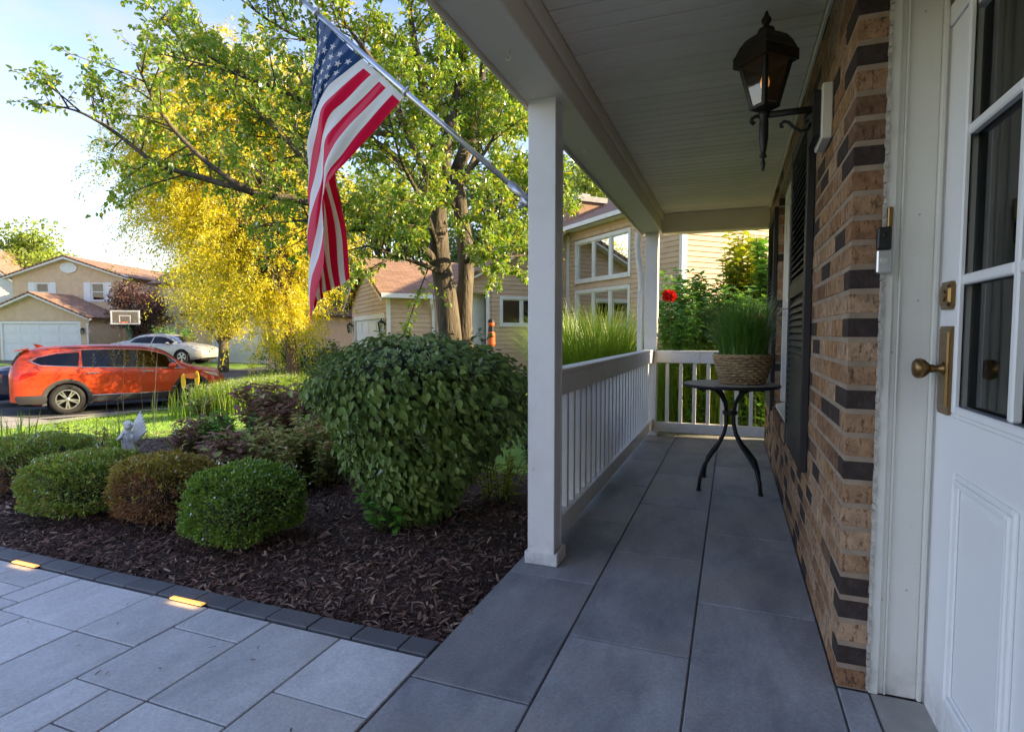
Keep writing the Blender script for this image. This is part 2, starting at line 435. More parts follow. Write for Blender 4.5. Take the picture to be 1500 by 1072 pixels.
# ---------------------------------------------------------------- the brick house the porch belongs to
H = thing('brick_house', 'brick house whose front wall, shutters and white door line the porch', 'house', (.343, 2.09, 0))
P, BH, BL = .0762, .0605, .2
WY0, WY1, WZ0, WZ1 = 3.86, 5.30, .545, 2.30
recs = []
nc = 33
for k in range(nc):
    z0 = .004 + k * P; z1 = z0 + BH
    y = 2.09; first = True
    L0 = .2 if k % 2 == 0 else .095
    j = 0
    while y < 6.69:
        L = L0 if first else BL; first = False
        L = L * R.uniform(.97, 1.0) if L > .15 else L
        y1 = min(y + L, 6.70)
        segs = [(y, y1)]
        if z1 > WZ0 + .01 and z0 < WZ1:
            segs = [(a, b) for a, b in ((y, min(y1, WY0)), (max(y, WY1), y1)) if b - a > .03]
        for a, b in segs: recs.append((a, b, z0, z1, R.uniform(-.0012, .0012) - .001))
        y = y1 + .014
# rowlock course under the window
for q in range(21):
    a = WY0 + q * .0705
    recs.append((a, min(a + .06, WY1 + .06), WZ0 - .115, WZ0 - .008, -.012))
def brick_of(r):
    b = MB(); b.box(.343 + r[4], .430, r[0], r[1], r[2], r[3], .0035); return b
recs = [r for r in recs if not (WZ0 - .125 < (r[2] + r[3]) / 2 < WZ0 - .0 and r[0] > WY0 - .02 and r[1] < WY1 + .03 and r[4] != -.012)]
def angular(r):
    yc = (r[0] + r[1]) / 2; return yc + .25 * abs((r[2] + r[3]) / 2 - 1.2)
recs.sort(key=angular)
protos = {}
for i, r in enumerate(recs[:300]):
    key = (round(r[1] - r[0], 3), round(r[3] - r[2], 3))
    c = ((.343 + .430) / 2, (r[0] + r[1]) / 2, (r[2] + r[3]) / 2)
    lo = (c[0] - .343 + r[4], c[1] - 2.09, c[2])
    if key not in protos:
        hy, hz = key[0] / 2, key[1] / 2
        o = MB().box(-.0435, .0435, -hy, hy, -hz, hz, .0028).build('brick', BRICK_O, H, local=True)
        o.location = lo; protos[key] = o
    else: copy_obj(protos[key], H, lo)
rest = MB()
for r in recs[300:]: rest.box(.343 + r[4], .430, r[0], r[1], r[2], r[3])
rest.build('brick', BRICK_I, H, kind='stuff')
mo = MB()
for a in ((2.0922, WY0 - .004, .0, 2.6), (WY1 + .004, 6.69, .0, 2.6)): mo.box(.3450, .4315, *a)
mo.box(.3450, .4315, WY0 - .004, WY1 + .004, 0, WZ0 - .02); mo.box(.3450, .4315, WY0 - .004, WY1 + .004, WZ1, 2.6)
mo.build('mortar', MORTAR, H)
HW = M('house_wall', (.42, .35, .27), .8, var=.1)
INT = M('interior_plaster', (.10, .09, .08), .8, var=.08)
wb = MB()
wb.box(.4315, 11.0, -7.0, 6.69, 2.6, 5.4)
wb.box(5.2, 11.0, -7.0, 6.69, -.6, 2.6)
wb.box(4.5, 11.0, 6.69, 8.3, -.6, 5.4)
wb.box(.4315, 5.2, 6.5, 6.69, -.6, 2.6)
wb.box(.70, 5.2, -7.0, -6.85, -.6, 2.6); wb.box(.66, .80, -6.85, 1.02, -.6, 2.6); wb.box(.66, .80, 1.02, 2.12, 2.12, 2.6)
wb.box(.4315, .50, 2.125, WY0 - .01, -.4, 2.6); wb.box(.4315, .50, WY1 + .01, 6.5, -.4, 2.6); wb.box(.4315, .50, WY0 - .01, WY1 + .01, -.4, WZ0 - .03); wb.box(.4315, .50, WY0 - .01, WY1 + .01, WZ1 + .02, 2.6)
wb.box(.50, .66, 2.125, 2.25, -.1, 2.6)
wb.build('wall', HW, H)
ib = MB(); ib.box(.80, 5.2, -6.8, 6.5, -.10, -.02); ib.box(5.17, 5.198, -6.8, 6.49, -.02, 2.59); ib.box(.81, 5.16, 2.9, 3.0, -.02, 2.598)
ib.box(2.5, 2.6, -6.8, 1.3, -.02, 2.598)
ib.build('interior', INT, H)
ROOFM = M('asphalt_shingle', (.20, .125, .09), .9, var=.3, scale=9, bump=.6, bscale=60)
rf = MB()
rf.prism([(.0, 5.3), (5.6, 7.5), (11.4, 5.3), (11.4, 5.15), (5.6, 7.34), (.0, 5.15)], lambda a, b: (a, -7.4, b), lambda a, b: (a, 8.6, b))
rf.build('roof', ROOFM, H)
# window in the wall, seen at a grazing angle
win = MB()
for y0, y1 in ((WY0, WY0 + .075), (WY1 - .075, WY1)): win.box(.385, .455, y0, y1, WZ0 + .05, WZ1, .003)
win.box(.385, .455, WY0 + .075, WY1 - .075, WZ1 - .09, WZ1, .003)
win.prism([(.352, WZ0 - .006), (.352, WZ0 + .018), (.455, WZ0 + .05), (.455, WZ0 - .006)], lambda a, b: (a, WY0 + .004, b), lambda a, b: (a, WY1 - .004, b))
window = win.build('window', WHITE, H)
sa = MB()
for z0, z1, xo in ((WZ0 + .05, 1.43, .430), (1.42, WZ1 - .09, .408)):
    for y0, y1 in ((WY0 + .076, WY0 + .125), (WY1 - .125, WY1 - .076), (4.555, 4.605)): sa.box(xo, xo + .02, y0, y1, z0 + .03, z1 - .03, .002)
    sa.box(xo, xo + .02, WY0 + .076, WY1 - .076, z0, z0 + .0295, .002); sa.box(xo, xo + .02, WY0 + .076, WY1 - .076, z1 - .0295, z1, .002)
sa.build('sash', WHITE, window)
g = MB(); g.box(.4395, .4425, WY0 + .1, WY1 - .1, WZ0 + .06, 1.42); g.box(.4165, .4195, WY0 + .1, WY1 - .1, 1.44, WZ1 - .1)
g.build('pane', DGLASS, window)
MB().tube([(.352, WY1 - .02, 1.32), (.36, 4.9, 1.345), (.37, 4.4, 1.33), (.38, 3.9, 1.345)], .006, 6).build('cord', CAULK, window)
# louvred shutters: every slat on its own
def shutter(y0, y1, lab):
    z0, z1 = .50, 2.215
    f = MB(); sw = .06
    f.box(.308, .341, y0, y0 + sw, z0, z1, .003); f.box(.308, .341, y1 - sw, y1, z0, z1, .003)
    for a, b in ((z0, z0 + .12), (1.36, 1.44), (z1 - .07, z1)): f.box(.310, .341, y0 + sw, y1 - sw, a, b, .002)
    f.box(.335, .340, y0 + sw, y1 - sw, z0 + .1, z1 - .06)
    s = f.build('shutter', BLACKP, H, label=lab)
    proto = None
    for a, b in ((z0 + .125, 1.36), (1.445, z1 - .07)):
        n = int((b - a) / .036)
        for i in range(n):
            z = a + .018 + i * .036
            if proto is None:
                q = MB(); q.prism([(-.012, -.020), (-.008, -.022), (.013, .014), (.009, .017)], lambda u, v: (u, -(y1 - y0) / 2 + sw, v), lambda u, v: (u, (y1 - y0) / 2 - sw, v))
                o = q.build('slat', BLACKP, s, local=True); proto = o
            else:
                o = proto.copy(); COL.objects.link(o); o.parent = s
            o.location = (.3225 - .343, (y0 + y1) / 2 - 2.09, z)
shutter(3.0, 3.835, 'black louvred shutter nearer the front door')
shutter(5.325, 6.15, 'black louvred shutter on the far side of the window')
# mounting block of the lantern
mb = MB(); mb.box(.302, .3405, 2.520, 2.720, 1.905, 2.115, .005)
mb.build('lantern_block', WHITE2, H)
# door surround: boards, beads, caulk
tr = MB()
tr.box(.4325, .4605, 2.083, 2.125, .0, 2.6, .003)
tr.box(.4607, .4755, 2.094, 2.125, .0, 2.6, .0015)
tr.box(.4757, .4825, 2.088, 2.125, .0, 2.6, .003)
tr.box(.4827, .5650, 2.098, 2.125, .0, 2.6, .0015)
tr.box(.5652, .5800, 2.085, 2.125, .0, 2.6, .004)
surround = tr.build('door_surround', WHITE2, H)
MB().box(.5802, .66, 2.093, 2.125, -.005, 2.12, .004).box(.5802, .66, 1.03, 1.09, -.005, 2.12, .004).box(.5802, .66, 1.09, 2.093, 2.06, 2.12, .003).build('door_frame', DOORW, H)
ck = MB()
for i in range(120):
    z = .01 + i * .0212
    ck.box(.4275 - R.uniform(0, .003), .4335 + R.uniform(0, .003), 2.080 - R.uniform(0, .006), 2.10, z, z + .0212 + R.uniform(-.004, .006))
ck.build('caulk_joint', CAULK, surround)
nails = MB()
for xx, zz in ((.469, 2.20), (.52, 2.12), (.525, 1.52), (.53, 1.26), (.466, 1.1), (.53, .35), (.463, .31)):
    nails.ball((xx, 2.0935 if xx < .476 else 2.0975, zz), .0032, 8, 5)
nails.build('nail_head', CAULK, surround)
# front door
DX = .585
dr = MB()
sy0, sy1 = 1.10, 2.088
gy = [(1.585, 1.885), (1.262, 1.560)]; gz_ = [(.965, 1.290), (1.3175, 1.686), (1.7135, 2.0)]
dr.box(DX, DX + .042, sy0, sy1, -.005, .955, .003)
dr.box(DX, DX + .042, sy0, 1.235, .955, 2.055, .003); dr.box(DX, DX + .042, 1.912, sy1, .955, 2.055, .003)
dr.box(DX, DX + .042, 1.235, 1.912, 2.02, 2.055)
door = dr.build('front_door', DOORW, H)
mt = MB()
# glazing frame, proud of the door with stepped moulding
for e, xo in ((.0, .010), (.014, .018)):
    y0, y1, z0, z1 = 1.228 + e, 1.920 - e, .925 + e, 2.05
    wdt = .036 - e
    mt.box(DX - xo, DX + .001, y1 - wdt, y1, z0, z1, .004); mt.box(DX - xo, DX + .001, y0, y0 + wdt, z0, z1, .004)
    mt.box(DX - xo, DX + .001, y0 + wdt, y1 - wdt, z0, z0 + wdt, .004)
mt.box(DX - .010, DX + .012, 1.5605, 1.5845, .962, 2.04, .004)
for z in (1.290, 1.686): mt.box(DX - .0105, DX + .012, 1.262, 1.5605, z, z + .0275, .004).box(DX - .0105, DX + .012, 1.5845, 1.885, z, z + .0275, .004)
mt.build('glazing_bar', DOORW, door)
for (a, b) in gy:
    for (c, d) in gz_: MB().box(DX + .013, DX + .017, a - .004, b + .004, c - .004, d + .004).build('pane', GLASS, door)
pn = MB()
def ring(y0, y1, z0, z1, wd, xo, c=.004):
    pn.box(DX - xo, DX + .001, y0, y0 + wd, z0, z1, c); pn.box(DX - xo, DX + .001, y1 - wd, y1, z0, z1, c)
    pn.box(DX - xo, DX + .001, y0 + wd, y1 - wd, z0, z0 + wd, c); pn.box(DX - xo, DX + .001, y0 + wd, y1 - wd, z1 - wd, z1, c)
for y0, y1 in ((1.520, 1.902), (1.145, 1.44)):
    ring(y0, y1, .12, .775, .014, .010); ring(y0 + .0142, y1 - .0142, .1342, .7608, .016, .016); ring(y0 + .0304, y1 - .0304, .1504, .7446, .010, .006)
    pn.box(DX - .004, DX + .001, y0 + .06, y1 - .06, .175, .72, .003)
pn.build('raised_panel', DOORW, door)
kb = MB()
kb.prism([(1.955, .936), (1.955, 1.17), (1.965, 1.180), (2.040, 1.180), (2.050, 1.17), (2.050, .936), (2.040, .926), (1.965, .926)], lambda a, b: (DX, a, b), lambda a, b: (DX - .010, a, b))
kb.prism([(1.965, .946), (1.965, 1.165), (2.040, 1.165), (2.040, .946)], lambda a, b: (DX - .009, a, b), lambda a, b: (DX - .014, 2.0025 + (a - 2.0025) * .82, 1.055 + (b - 1.055) * .95))
MX = Matrix.Rotation(-math.pi / 2, 3, 'Y')
knob = kb.build('door_plate', BRASS, door)
MB().lathe([(.021, 0), (.021, .004), (.012, .010), (.010, .022), (.013, .026), (.011, .03), (.016, .036), (.026, .046), (.030, .056), (.029, .066), (.022, .073), (.008, .075), (.001, .0755)], (DX - .012, 2.000, 1.057), 28, MX).build('door_knob', BRASS, door, True)
db = MB()
cy, cz = 2.008, 1.268
oc = [(-.048, -.025), (-.048, .025), (-.035, .040), (.035, .040), (.048, .025), (.048, -.025), (.035, -.040), (-.035, -.040)]
db.prism(oc, lambda a, b: (DX, cy + a, cz + b), lambda a, b: (DX - .010, cy + a, cz + b)); db.prism(oc, lambda a, b: (DX - .010, cy + a * .82, cz + b * .85), lambda a, b: (DX - .016, cy + a * .7, cz + b * .72))
db.lathe([(.017, 0), (.016, .004), (.001, .0045)], (DX - .016, cy, cz), 20, MX)
db.build('deadbolt', BRASS, door)

# ---------------------------------------------------------------- porch roof: beam, soffit, end beam
PR = thing('porch_roof', 'white porch ceiling of narrow soffit panels with boxed beams', 'porch roof', (-.85, 2.7, 2.28))
BEAMP = paintM('beam_paint', (.84, .75, .62), .15, .5)  # beam colour warmed too, standing in for bounced light
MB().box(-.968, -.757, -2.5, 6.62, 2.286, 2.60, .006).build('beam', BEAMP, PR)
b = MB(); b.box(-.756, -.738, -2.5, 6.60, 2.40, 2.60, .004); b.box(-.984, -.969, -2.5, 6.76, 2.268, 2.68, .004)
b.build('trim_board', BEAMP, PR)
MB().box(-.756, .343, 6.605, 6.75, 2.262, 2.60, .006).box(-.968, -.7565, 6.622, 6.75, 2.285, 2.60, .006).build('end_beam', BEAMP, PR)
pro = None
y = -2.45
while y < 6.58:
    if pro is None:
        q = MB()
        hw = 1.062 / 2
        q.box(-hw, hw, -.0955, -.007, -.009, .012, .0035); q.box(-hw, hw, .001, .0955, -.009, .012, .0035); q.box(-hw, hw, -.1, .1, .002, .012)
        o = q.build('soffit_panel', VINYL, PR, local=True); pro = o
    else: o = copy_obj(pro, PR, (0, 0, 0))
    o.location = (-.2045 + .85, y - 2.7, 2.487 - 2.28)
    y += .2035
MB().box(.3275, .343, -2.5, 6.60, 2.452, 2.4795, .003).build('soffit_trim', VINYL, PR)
MB().prism([(-1.20, 2.72), (.43, 3.15), (.43, 3.02), (-1.20, 2.60)], lambda a, b: (a, -2.6, b), lambda a, b: (a, 6.95, b)).build('roof', ROOFM, PR)
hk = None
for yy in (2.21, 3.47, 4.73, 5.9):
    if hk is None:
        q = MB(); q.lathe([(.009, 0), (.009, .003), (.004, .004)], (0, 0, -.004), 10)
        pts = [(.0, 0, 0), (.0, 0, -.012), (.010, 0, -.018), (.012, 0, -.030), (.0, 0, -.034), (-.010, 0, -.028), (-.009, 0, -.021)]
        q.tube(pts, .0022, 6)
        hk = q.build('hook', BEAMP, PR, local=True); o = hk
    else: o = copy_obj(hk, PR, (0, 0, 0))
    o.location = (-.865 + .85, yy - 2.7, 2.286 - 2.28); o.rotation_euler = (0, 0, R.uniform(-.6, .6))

# ---------------------------------------------------------------- posts, railings, downspout
def post(x0, x1, y0, y1, ztop, lab, plinth):
    t = thing('porch_post', lab, 'porch post', ((x0 + x1) / 2, (y0 + y1) / 2, 0), group='white porch posts')
    q = MB()
    q.box(x0, x1, y0, y0 + .018, .0, ztop, .0025); q.box(x0, x1, y1 - .018, y1, .0, ztop, .0025)
    q.box(x0 + .004, x0 + .022, y0 + .0182, y1 - .0182, .0, ztop, .0015); q.box(x1 - .022, x1 - .0035, y0 + .0182, y1 - .0182, .0, ztop, .0015)
    q.build('shaft', WHITE, t)
    p = MB()
    e = .013
    p.box(x0 - e, x1 + e + .006, y0 - e, y0 - .0005, 0.001, plinth, .003); p.box(x0 - e, x1 + e + .006, y1 + .0005, y1 + e, 0.001, plinth, .003)
    p.box(x0 - e, x0 - .0005, y0, y1, 0.001, plinth, .003); p.box(x1 + .0005, x1 + e + .006, y0, y1, 0.001, plinth, .003)
    p.build('plinth', WHITE, t)
post(-.947, -.808, 2.688, 2.826, 2.286, 'white boxed porch post in the foreground carrying the flag pole', .062)
post(-.935, -.795, 6.62, 6.748, 2.286, 'white boxed porch post at the far corner of the porch', .05)
rl = thing('porch_railing', 'long white railing between the two porch posts', 'railing', (-.86, 4.7, 0), group='white porch railings')
MB().box(-.925, -.825, 2.828, 6.618, .948, .972, .004).box(-.905, -.829, 2.828, 6.618, .832, .947, .004).build('top_rail', WHITE, rl)
MB().box(-.905, -.829, 2.828, 6.618, .075, .185, .004).build('bottom_rail', WHITE, rl)
pro = None
n = 26
for i in range(n):
    yy = 2.95 + i * (6.52 - 2.95) / (n - 1)
    if pro is None:
        o = MB().box(-.019, .019, -.019, .019, .1865, .8305, .002).build('baluster', WHITE, rl, local=True); pro = o
    else: o = copy_obj(pro, rl, (0, 0, 0))
    o.location = (-.868 + .86, yy - 4.7, 0)
er = thing('porch_railing', 'short white railing closing the far end of the porch behind the table', 'railing', (-.22, 6.66, 0), group='white porch railings')
MB().box(-.793, .341, 6.60, 6.70, .945, .967, .004).box(-.793, .341, 6.607, 6.69, .828, .944, .004).build('top_rail', WHITE, er)
MB().box(-.793, .341, 6.607, 6.69, .048, .155, .004).build('bottom_rail', WHITE, er)
pro = None
for i in range(8):
    xx = -.675 + i * .146
    if xx > .33: break
    if pro is None:
        o = MB().box(-.019, .019, -.019, .019, .1565, .8265, .002).build('baluster', WHITE, er, local=True); pro = o
    else: o = copy_obj(pro, er, (0, 0, 0))
    o.location = (xx + .22, -.012, 0)
ds = MB()
ds.box(-1.022, -.962, 6.66, 6.72, .05, 1.62, .008); ds.tube([(-.985, 6.69, 1.60), (-.99, 6.69, 1.80), (-1.02, 6.69, 2.0), (-1.03, 6.69, 2.14), (-1.03, 6.69, 2.30)], .036, 10)
ds.box(-1.027, -.957, 6.655, 6.725, 1.60, 1.64, .004)
props(ds.build('downspout', WHITE, origin=(-.99, 6.69, .05)), 'white rain downspout against the far corner post', 'downspout')

# ---------------------------------------------------------------- lantern
LX, LY = .103, 2.62
Lt = thing('wall_lantern', 'black and bronze carriage lantern hanging out from the brick wall', 'lantern', (LX, LY, 1.83))
q = MB(); q.prism([(2.545, 1.93), (2.545, 2.09), (2.555, 2.102), (2.685, 2.102), (2.695, 2.09), (2.695, 1.93), (2.685, 1.918), (2.555, 1.918)], lambda a, b: (.2995, a, b), lambda a, b: (.276, a, b))
q.build('back_plate', BLACK, Lt)
q = MB()
q.box(LX, .277, LY - .008, LY + .008, 2.040, 2.064, .003)
q.tube([(.275, LY, 2.00), (.265, LY, 1.975), (.24, LY, 1.972), (.215, LY, 1.99), (.195, LY, 2.012), (.178, LY, 2.018), (.166, LY, 2.008), (.168, LY, 1.996), (.176, LY, 1.998)], .0065, 8)
q.tube([(.270, LY, 2.04), (.255, LY, 2.03), (.250, LY, 2.015), (.258, LY, 2.005), (.266, LY, 2.012)], .006, 8)
q.tube([(LX, LY, 2.050), (LX - .03, LY, 2.052), (LX - .045, LY, 2.045), (LX - .050, LY, 2.030), (LX - .042, LY, 2.022), (LX - .036, LY, 2.03)], .008, 8)
q.build('scroll_arm', BLACK, Lt, True)
MB().lathe([(.001, 1.825), (.005, 1.832), (.008, 1.85), (.010, 1.862), (.006, 1.87), (.006, 1.878), (.014, 1.882), (.014, 1.89), (.009, 1.895), (.012, 1.91), (.018, 1.96), (.018, 2.02), (.016, 2.035), (.022, 2.045), (.022, 2.065), (.016, 2.07)], (LX, LY, 0), 20).build('stem', BLACK, Lt, True)
def sq(r, z, rot=math.pi / 4):  # square ring with corners at 0,90,180,270 degrees + turn
    tw = math.radians(-2)
    return [(LX + r * math.cos(tw + k * math.pi / 2), LY + r * math.sin(tw + k * math.pi / 2), z) for k in range(4)]
def loft(mbx, rings, cap=True):
    n = len(rings[0]); vs = [p for r in rings for p in r]
    fs = [(i * n + k, i * n + (k + 1) % n, (i + 1) * n + (k + 1) % n, (i + 1) * n + k) for i in range(len(rings) - 1) for k in range(n)]
    if cap: fs.append(tuple(range(n))[::-1]); fs.append(tuple((len(rings) - 1) * n + k for k in range(n)))
    mbx.add(vs, fs); return mbx
q = MB()
loft(q, [sq(.030, 2.068), sq(.058, 2.078), sq(.060, 2.090)])
loft(q, [sq(.104, 2.256), sq(.108, 2.270), sq(.104, 2.280)])
for k in range(4):
    a = Vector(sq(.057, 2.088)[k]); b = Vector(sq(.102, 2.262)[k])
    d = Vector((math.cos(math.radians(-2) + k * math.pi / 2), math.sin(math.radians(-2) + k * math.pi / 2), 0)); e = Vector((-d.y, d.x, 0))
    r0 = [a + e * .0 + d * .002, a + e * .012 - d * .012, a - d * .016, a - e * .012 - d * .012]; r1 = [b + d * .002, b + e * .012 - d * .012, b - d * .016, b - e * .012 - d * .012]
    loft(q, [r0, r1])
q.build('cage', BLACK, Lt)
q = MB()
loft(q, [sq(.124, 2.254), sq(.124, 2.296), sq(.117, 2.304), sq(.100, 2.336), sq(.078, 2.362), sq(.050, 2.376), sq(.030, 2.380)])
q.lathe([(.030, 2.378), (.034, 2.384), (.030, 2.394), (.014, 2.400), (.010, 2.410), (.017, 2.420), (.020, 2.430), (.014, 2.442), (.010, 2.446), (.008, 2.455), (.002, 2.468)], (LX, LY, 0), 18)
q.build('cap', BRONZE, Lt)
LG = glassM('lantern_glass', (.93, .92, .88), .05)
for k in range(4):
    q = MB(); a0, a1 = sq(.054, 2.09)[k], sq(.054, 2.09)[(k + 1) % 4]; b0, b1 = sq(.100, 2.262)[k], sq(.100, 2.262)[(k + 1) % 4]
    q.quad(a0, a1, b1, b0); q.build('glass_pane', LG, Lt)
FL = M('lantern_flame', (.9, .45, .15), .4, emit=(1.0, .42, .10), estr=.10)
MB().lathe([(.008, 2.09), (.009, 2.15), (.012, 2.153)], (LX, LY, 0), 14).build('candle_sleeve', WHITE2, Lt)
MB().lathe([(.006, 2.153), (.016, 2.168), (.018, 2.185), (.012, 2.21), (.001, 2.236)], (LX, LY, 0), 14).build('bulb', FL, Lt, True)

# ---------------------------------------------------------------- doorbell and little brass plate on the trim
t = thing('doorbell', 'silver and black video doorbell on the white door trim', 'doorbell', (.4275, 2.083, 1.355))
MB().box(.4085, .4465, 2.054, 2.0785, 1.415, 1.483, .004).build('camera_housing', BLACK, t)
DB = M('doorbell_silver', (.55, .56, .58), .3, .8)
MB().box(.4085, .4465, 2.054, 2.0785, 1.343, 1.4145, .004).build('button_housing', DB, t)
MB().lathe([(.011, 0), (.011, .002), (.0085, .0022), (.0085, .001), (.001, .001)], (.4275, 2.0535, 1.382), 20, Matrix.Rotation(math.pi / 2, 3, 'X')).build('button', STEEL, t)
MB().lathe([(.008, 0), (.007, .003), (.001, .004)], (.4275, 2.0535, 1.457), 16, Matrix.Rotation(math.pi / 2, 3, 'X')).build('lens', BLACK, t)
props(MB().box(.4365, .4505, 2.068, 2.0825, 1.483, 1.545, .003).build('brass_plate', BRASS, origin=(.4435, 2.08, 1.515)), 'small brass plate above the video doorbell', 'plate')

# ---------------------------------------------------------------- bistro table, basket, grass
TX, TY = -.005, 4.60
t = thing('bistro_table', 'round black metal bistro table with a stone mosaic top', 'table', (TX, TY, 0))
MB().lathe([(.335, .760), (.345, .764), (.347, .774), (.343, .782), (.330, .784), (.330, .780), (.001, .780)], (TX, TY, 0), 64).build('rim', BLACK, t, False)
MOS = M('stone_mosaic', (.33, .27, .20), .7, c2=(.42, .36, .28), var=.3, scale=60, bump=.5, bscale=90)
MB().lathe([(.328, .7785), (.328, .7855), (.001, .786)], (TX, TY, 0), 64).build('tabletop', MOS, t)
ang = [math.radians(x) for x in (40, 130, 225, 318)]
for a in ang:
    c, s_ = math.cos(a), math.sin(a)
    prof = [(.30, .757), (.22, .757), (.15, .742), (.095, .700), (.052, .640), (.034, .560), (.036, .480), (.060, .400), (.115, .320), (.185, .250), (.245, .180), (.280, .090), (.290, .012)]
    q = MB(); q.tube([(TX + r * c, TY + r * s_, z) for r, z in prof], .0135, 10); q.lathe([(.016, .0), (.017, .012), (.0145, .02)], (TX + .29 * c, TY + .29 * s_, 0), 12)
    q.build('leg', BLACK, t, True)
MB().lathe([(.050, .548), (.054, .552), (.054, .574), (.050, .578)], (TX, TY, 0), 20).build('collar', BLACK, t)
BX, BY = .075, 4.60
bk = thing('basket_planter', 'round woven seagrass basket on the bistro table', 'basket', (BX, BY, .786))
SEA = M('seagrass', (.27, .175, .085), .8, c2=(.40, .28, .15), var=.25, scale=35, bump=.6, bscale=180, rnd='island', rv=.15)
q = MB(); rows = 11
for k in range(rows):
    z = .798 + k * .0188; f = k / (rows - 1); r = .148 + .052 * f ** .8
    n = 96
    pts = [(BX + (r + .0065 * math.cos(18 * a + (k % 2) * math.pi)) * math.cos(a), BY + (r + .0065 * math.cos(18 * a + (k % 2) * math.pi)) * math.sin(a), z + .002 * math.sin(5 * a + k)) for a in [2 * math.pi * i / n for i in range(n + 1)]]
    q.tube(pts, .0098, 6, False)
q.build('weave', SEA, bk, True)
q = MB()
for k in range(36):
    a = 2 * math.pi * (k + .5) / 36
    q.tube([(BX + r * math.cos(a), BY + r * math.sin(a), z) for r, z in ((.150, .790), (.176, .89), (.198, .99))], .004, 5)
q.lathe([(.14, .788), (.142, .79), (.185, .97), (.001, .972)], (BX, BY, 0), 32)
q.build('stake', SEA, bk)
q = MB(); pts = [(BX + .203 * math.cos(a), BY + .203 * math.sin(a), .997 + .003 * math.sin(30 * a)) for a in [2 * math.pi * i / 80 for i in range(81)]]; q.tube(pts, .010, 7, False)
q.build('rim', SEA, bk, True)
# ---------------------------------------------------------------- foliage tools
def unit(a): return a / np.maximum(np.linalg.norm(a, axis=-1, keepdims=True), 1e-9)
def rdir(n): return unit(NR.normal(size=(n, 3)))
def wob(p, seed, f=1.0):
    r = np.random.default_rng(seed); o = 0
    for i in range(5):
        k = r.normal(size=3) * f * (1 + .5 * i); o = o + np.sin(p @ k + r.uniform(0, 6.28)) / (1 + .5 * i)
    return o / 2.4
QUAD = np.array([[0, 0, 0], [.42, -.5, .0], [1, 0, 0], [.42, .5, .0]])
def scatter(shape, faces, C, D, N, L, Wd, fold=.12, droop=.0):
    """copies of a leaf outline (x along, y across, z up) at points C; returns verts, faces"""
    D = unit(D); Sx = unit(np.cross(N, D)); U = np.cross(D, Sx)
    k = len(shape); n = len(C)
    L = np.broadcast_to(np.asarray(L, float), (n,)); Wd = np.broadcast_to(np.asarray(Wd, float), (n,))
    x = shape[:, 0][None, :, None] * L[:, None, None]; y = shape[:, 1][None, :, None] * Wd[:, None, None]
    z = (shape[:, 2][None, :] + fold * np.abs(shape[:, 1])[None, :] * 2 - droop * shape[:, 0][None, :] ** 2)[:, :, None] * L[:, None, None]
    V = C[:, None, :] + x * D[:, None, :] + y * Sx[:, None, :] + z * U[:, None, :]
    F = np.asarray(faces)[None] + (np.arange(n) * k)[:, None, None]
    return V.reshape(-1, 3), F.reshape(-1, np.asarray(faces).shape[1])
def leaves(name, mat, parent, C, D, N, L, Wd, fold=.12, droop=0, shape=QUAD, faces=((0, 1, 2, 3),)):
    V, F = scatter(shape, faces, C, D, N, L, Wd, fold, droop)
    return link_mesh(name, V, F, mat, parent, kind='stuff')
OV = np.array([[0, 0, 0], [.22, -.36, 0], [.52, -.5, 0], [.80, -.27, 0], [1, 0, -.02], [.80, .27, 0], [.52, .5, 0], [.22, .36, 0], [.22, 0, 0], [.52, 0, 0], [.80, 0, 0]], float)
OVF = ((0, 1, 8, 8), (1, 2, 9, 8), (2, 3, 10, 9), (3, 4, 10, 10), (0, 8, 7, 7), (8, 9, 6, 7), (9, 10, 5, 6), (10, 4, 5, 5))
OVT = np.array([[0, 1, 8], [1, 2, 9], [1, 9, 8], [2, 3, 10], [2, 10, 9], [3, 4, 10], [0, 8, 7], [8, 9, 6], [8, 6, 7], [9, 10, 5], [9, 5, 6], [10, 4, 5]])
def blades(B, head, h, w, bend, seg=3):
    """grass blades: base points, heading angle, height, width, sideways bend"""
    n = len(B); h = np.broadcast_to(h, (n,)); w = np.broadcast_to(w, (n,)); bend = np.broadcast_to(bend, (n,))
    dx = np.stack([np.cos(head), np.sin(head), np.zeros(n)], 1); sx = np.stack([-np.sin(head), np.cos(head), np.zeros(n)], 1)
    rows = []
    for i in range(seg + 1):
        t = i / seg
        p = B + dx * (bend * t * t)[:, None]; p = p + np.array([0, 0, 1.])[None] * (h * (t - .35 * t ** 3 * np.clip(bend / h, 0, 1.6)))[:, None]
        ww = (w * (1 - t) ** .7 * .5 + .0002)[:, None]
        rows += [p - sx * ww, p + sx * ww]
    V = np.stack(rows, 1)
    k = 2 * (seg + 1)
    f = np.array([[2 * i, 2 * i + 1, 2 * i + 3, 2 * i + 2] for i in range(seg)])
    F = (f[None] + (np.arange(n) * k)[:, None, None]).reshape(-1, 4)
    return V.reshape(-1, 3), F
def tufts(name, mat, parent, B, h, w, bend, hv=.3, head=None, kind='stuff', seg=3):
    n = len(B); hd = NR.uniform(0, 6.283, n) if head is None else head
    V, F = blades(B, hd, h * NR.uniform(1 - hv, 1 + hv, n), w * NR.uniform(.7, 1.3, n), bend * NR.uniform(.2, 1.3, n), seg)
    return link_mesh(name, V, F, mat, parent, kind=kind)
def disc(n, c, rx, ry=None, z=0):
    a = NR.uniform(0, 6.283, n); r = np.sqrt(NR.uniform(0, 1, n)); ry = ry or rx
    return np.stack([c[0] + rx * r * np.cos(a), c[1] + ry * r * np.sin(a), np.full(n, z, float)], 1)
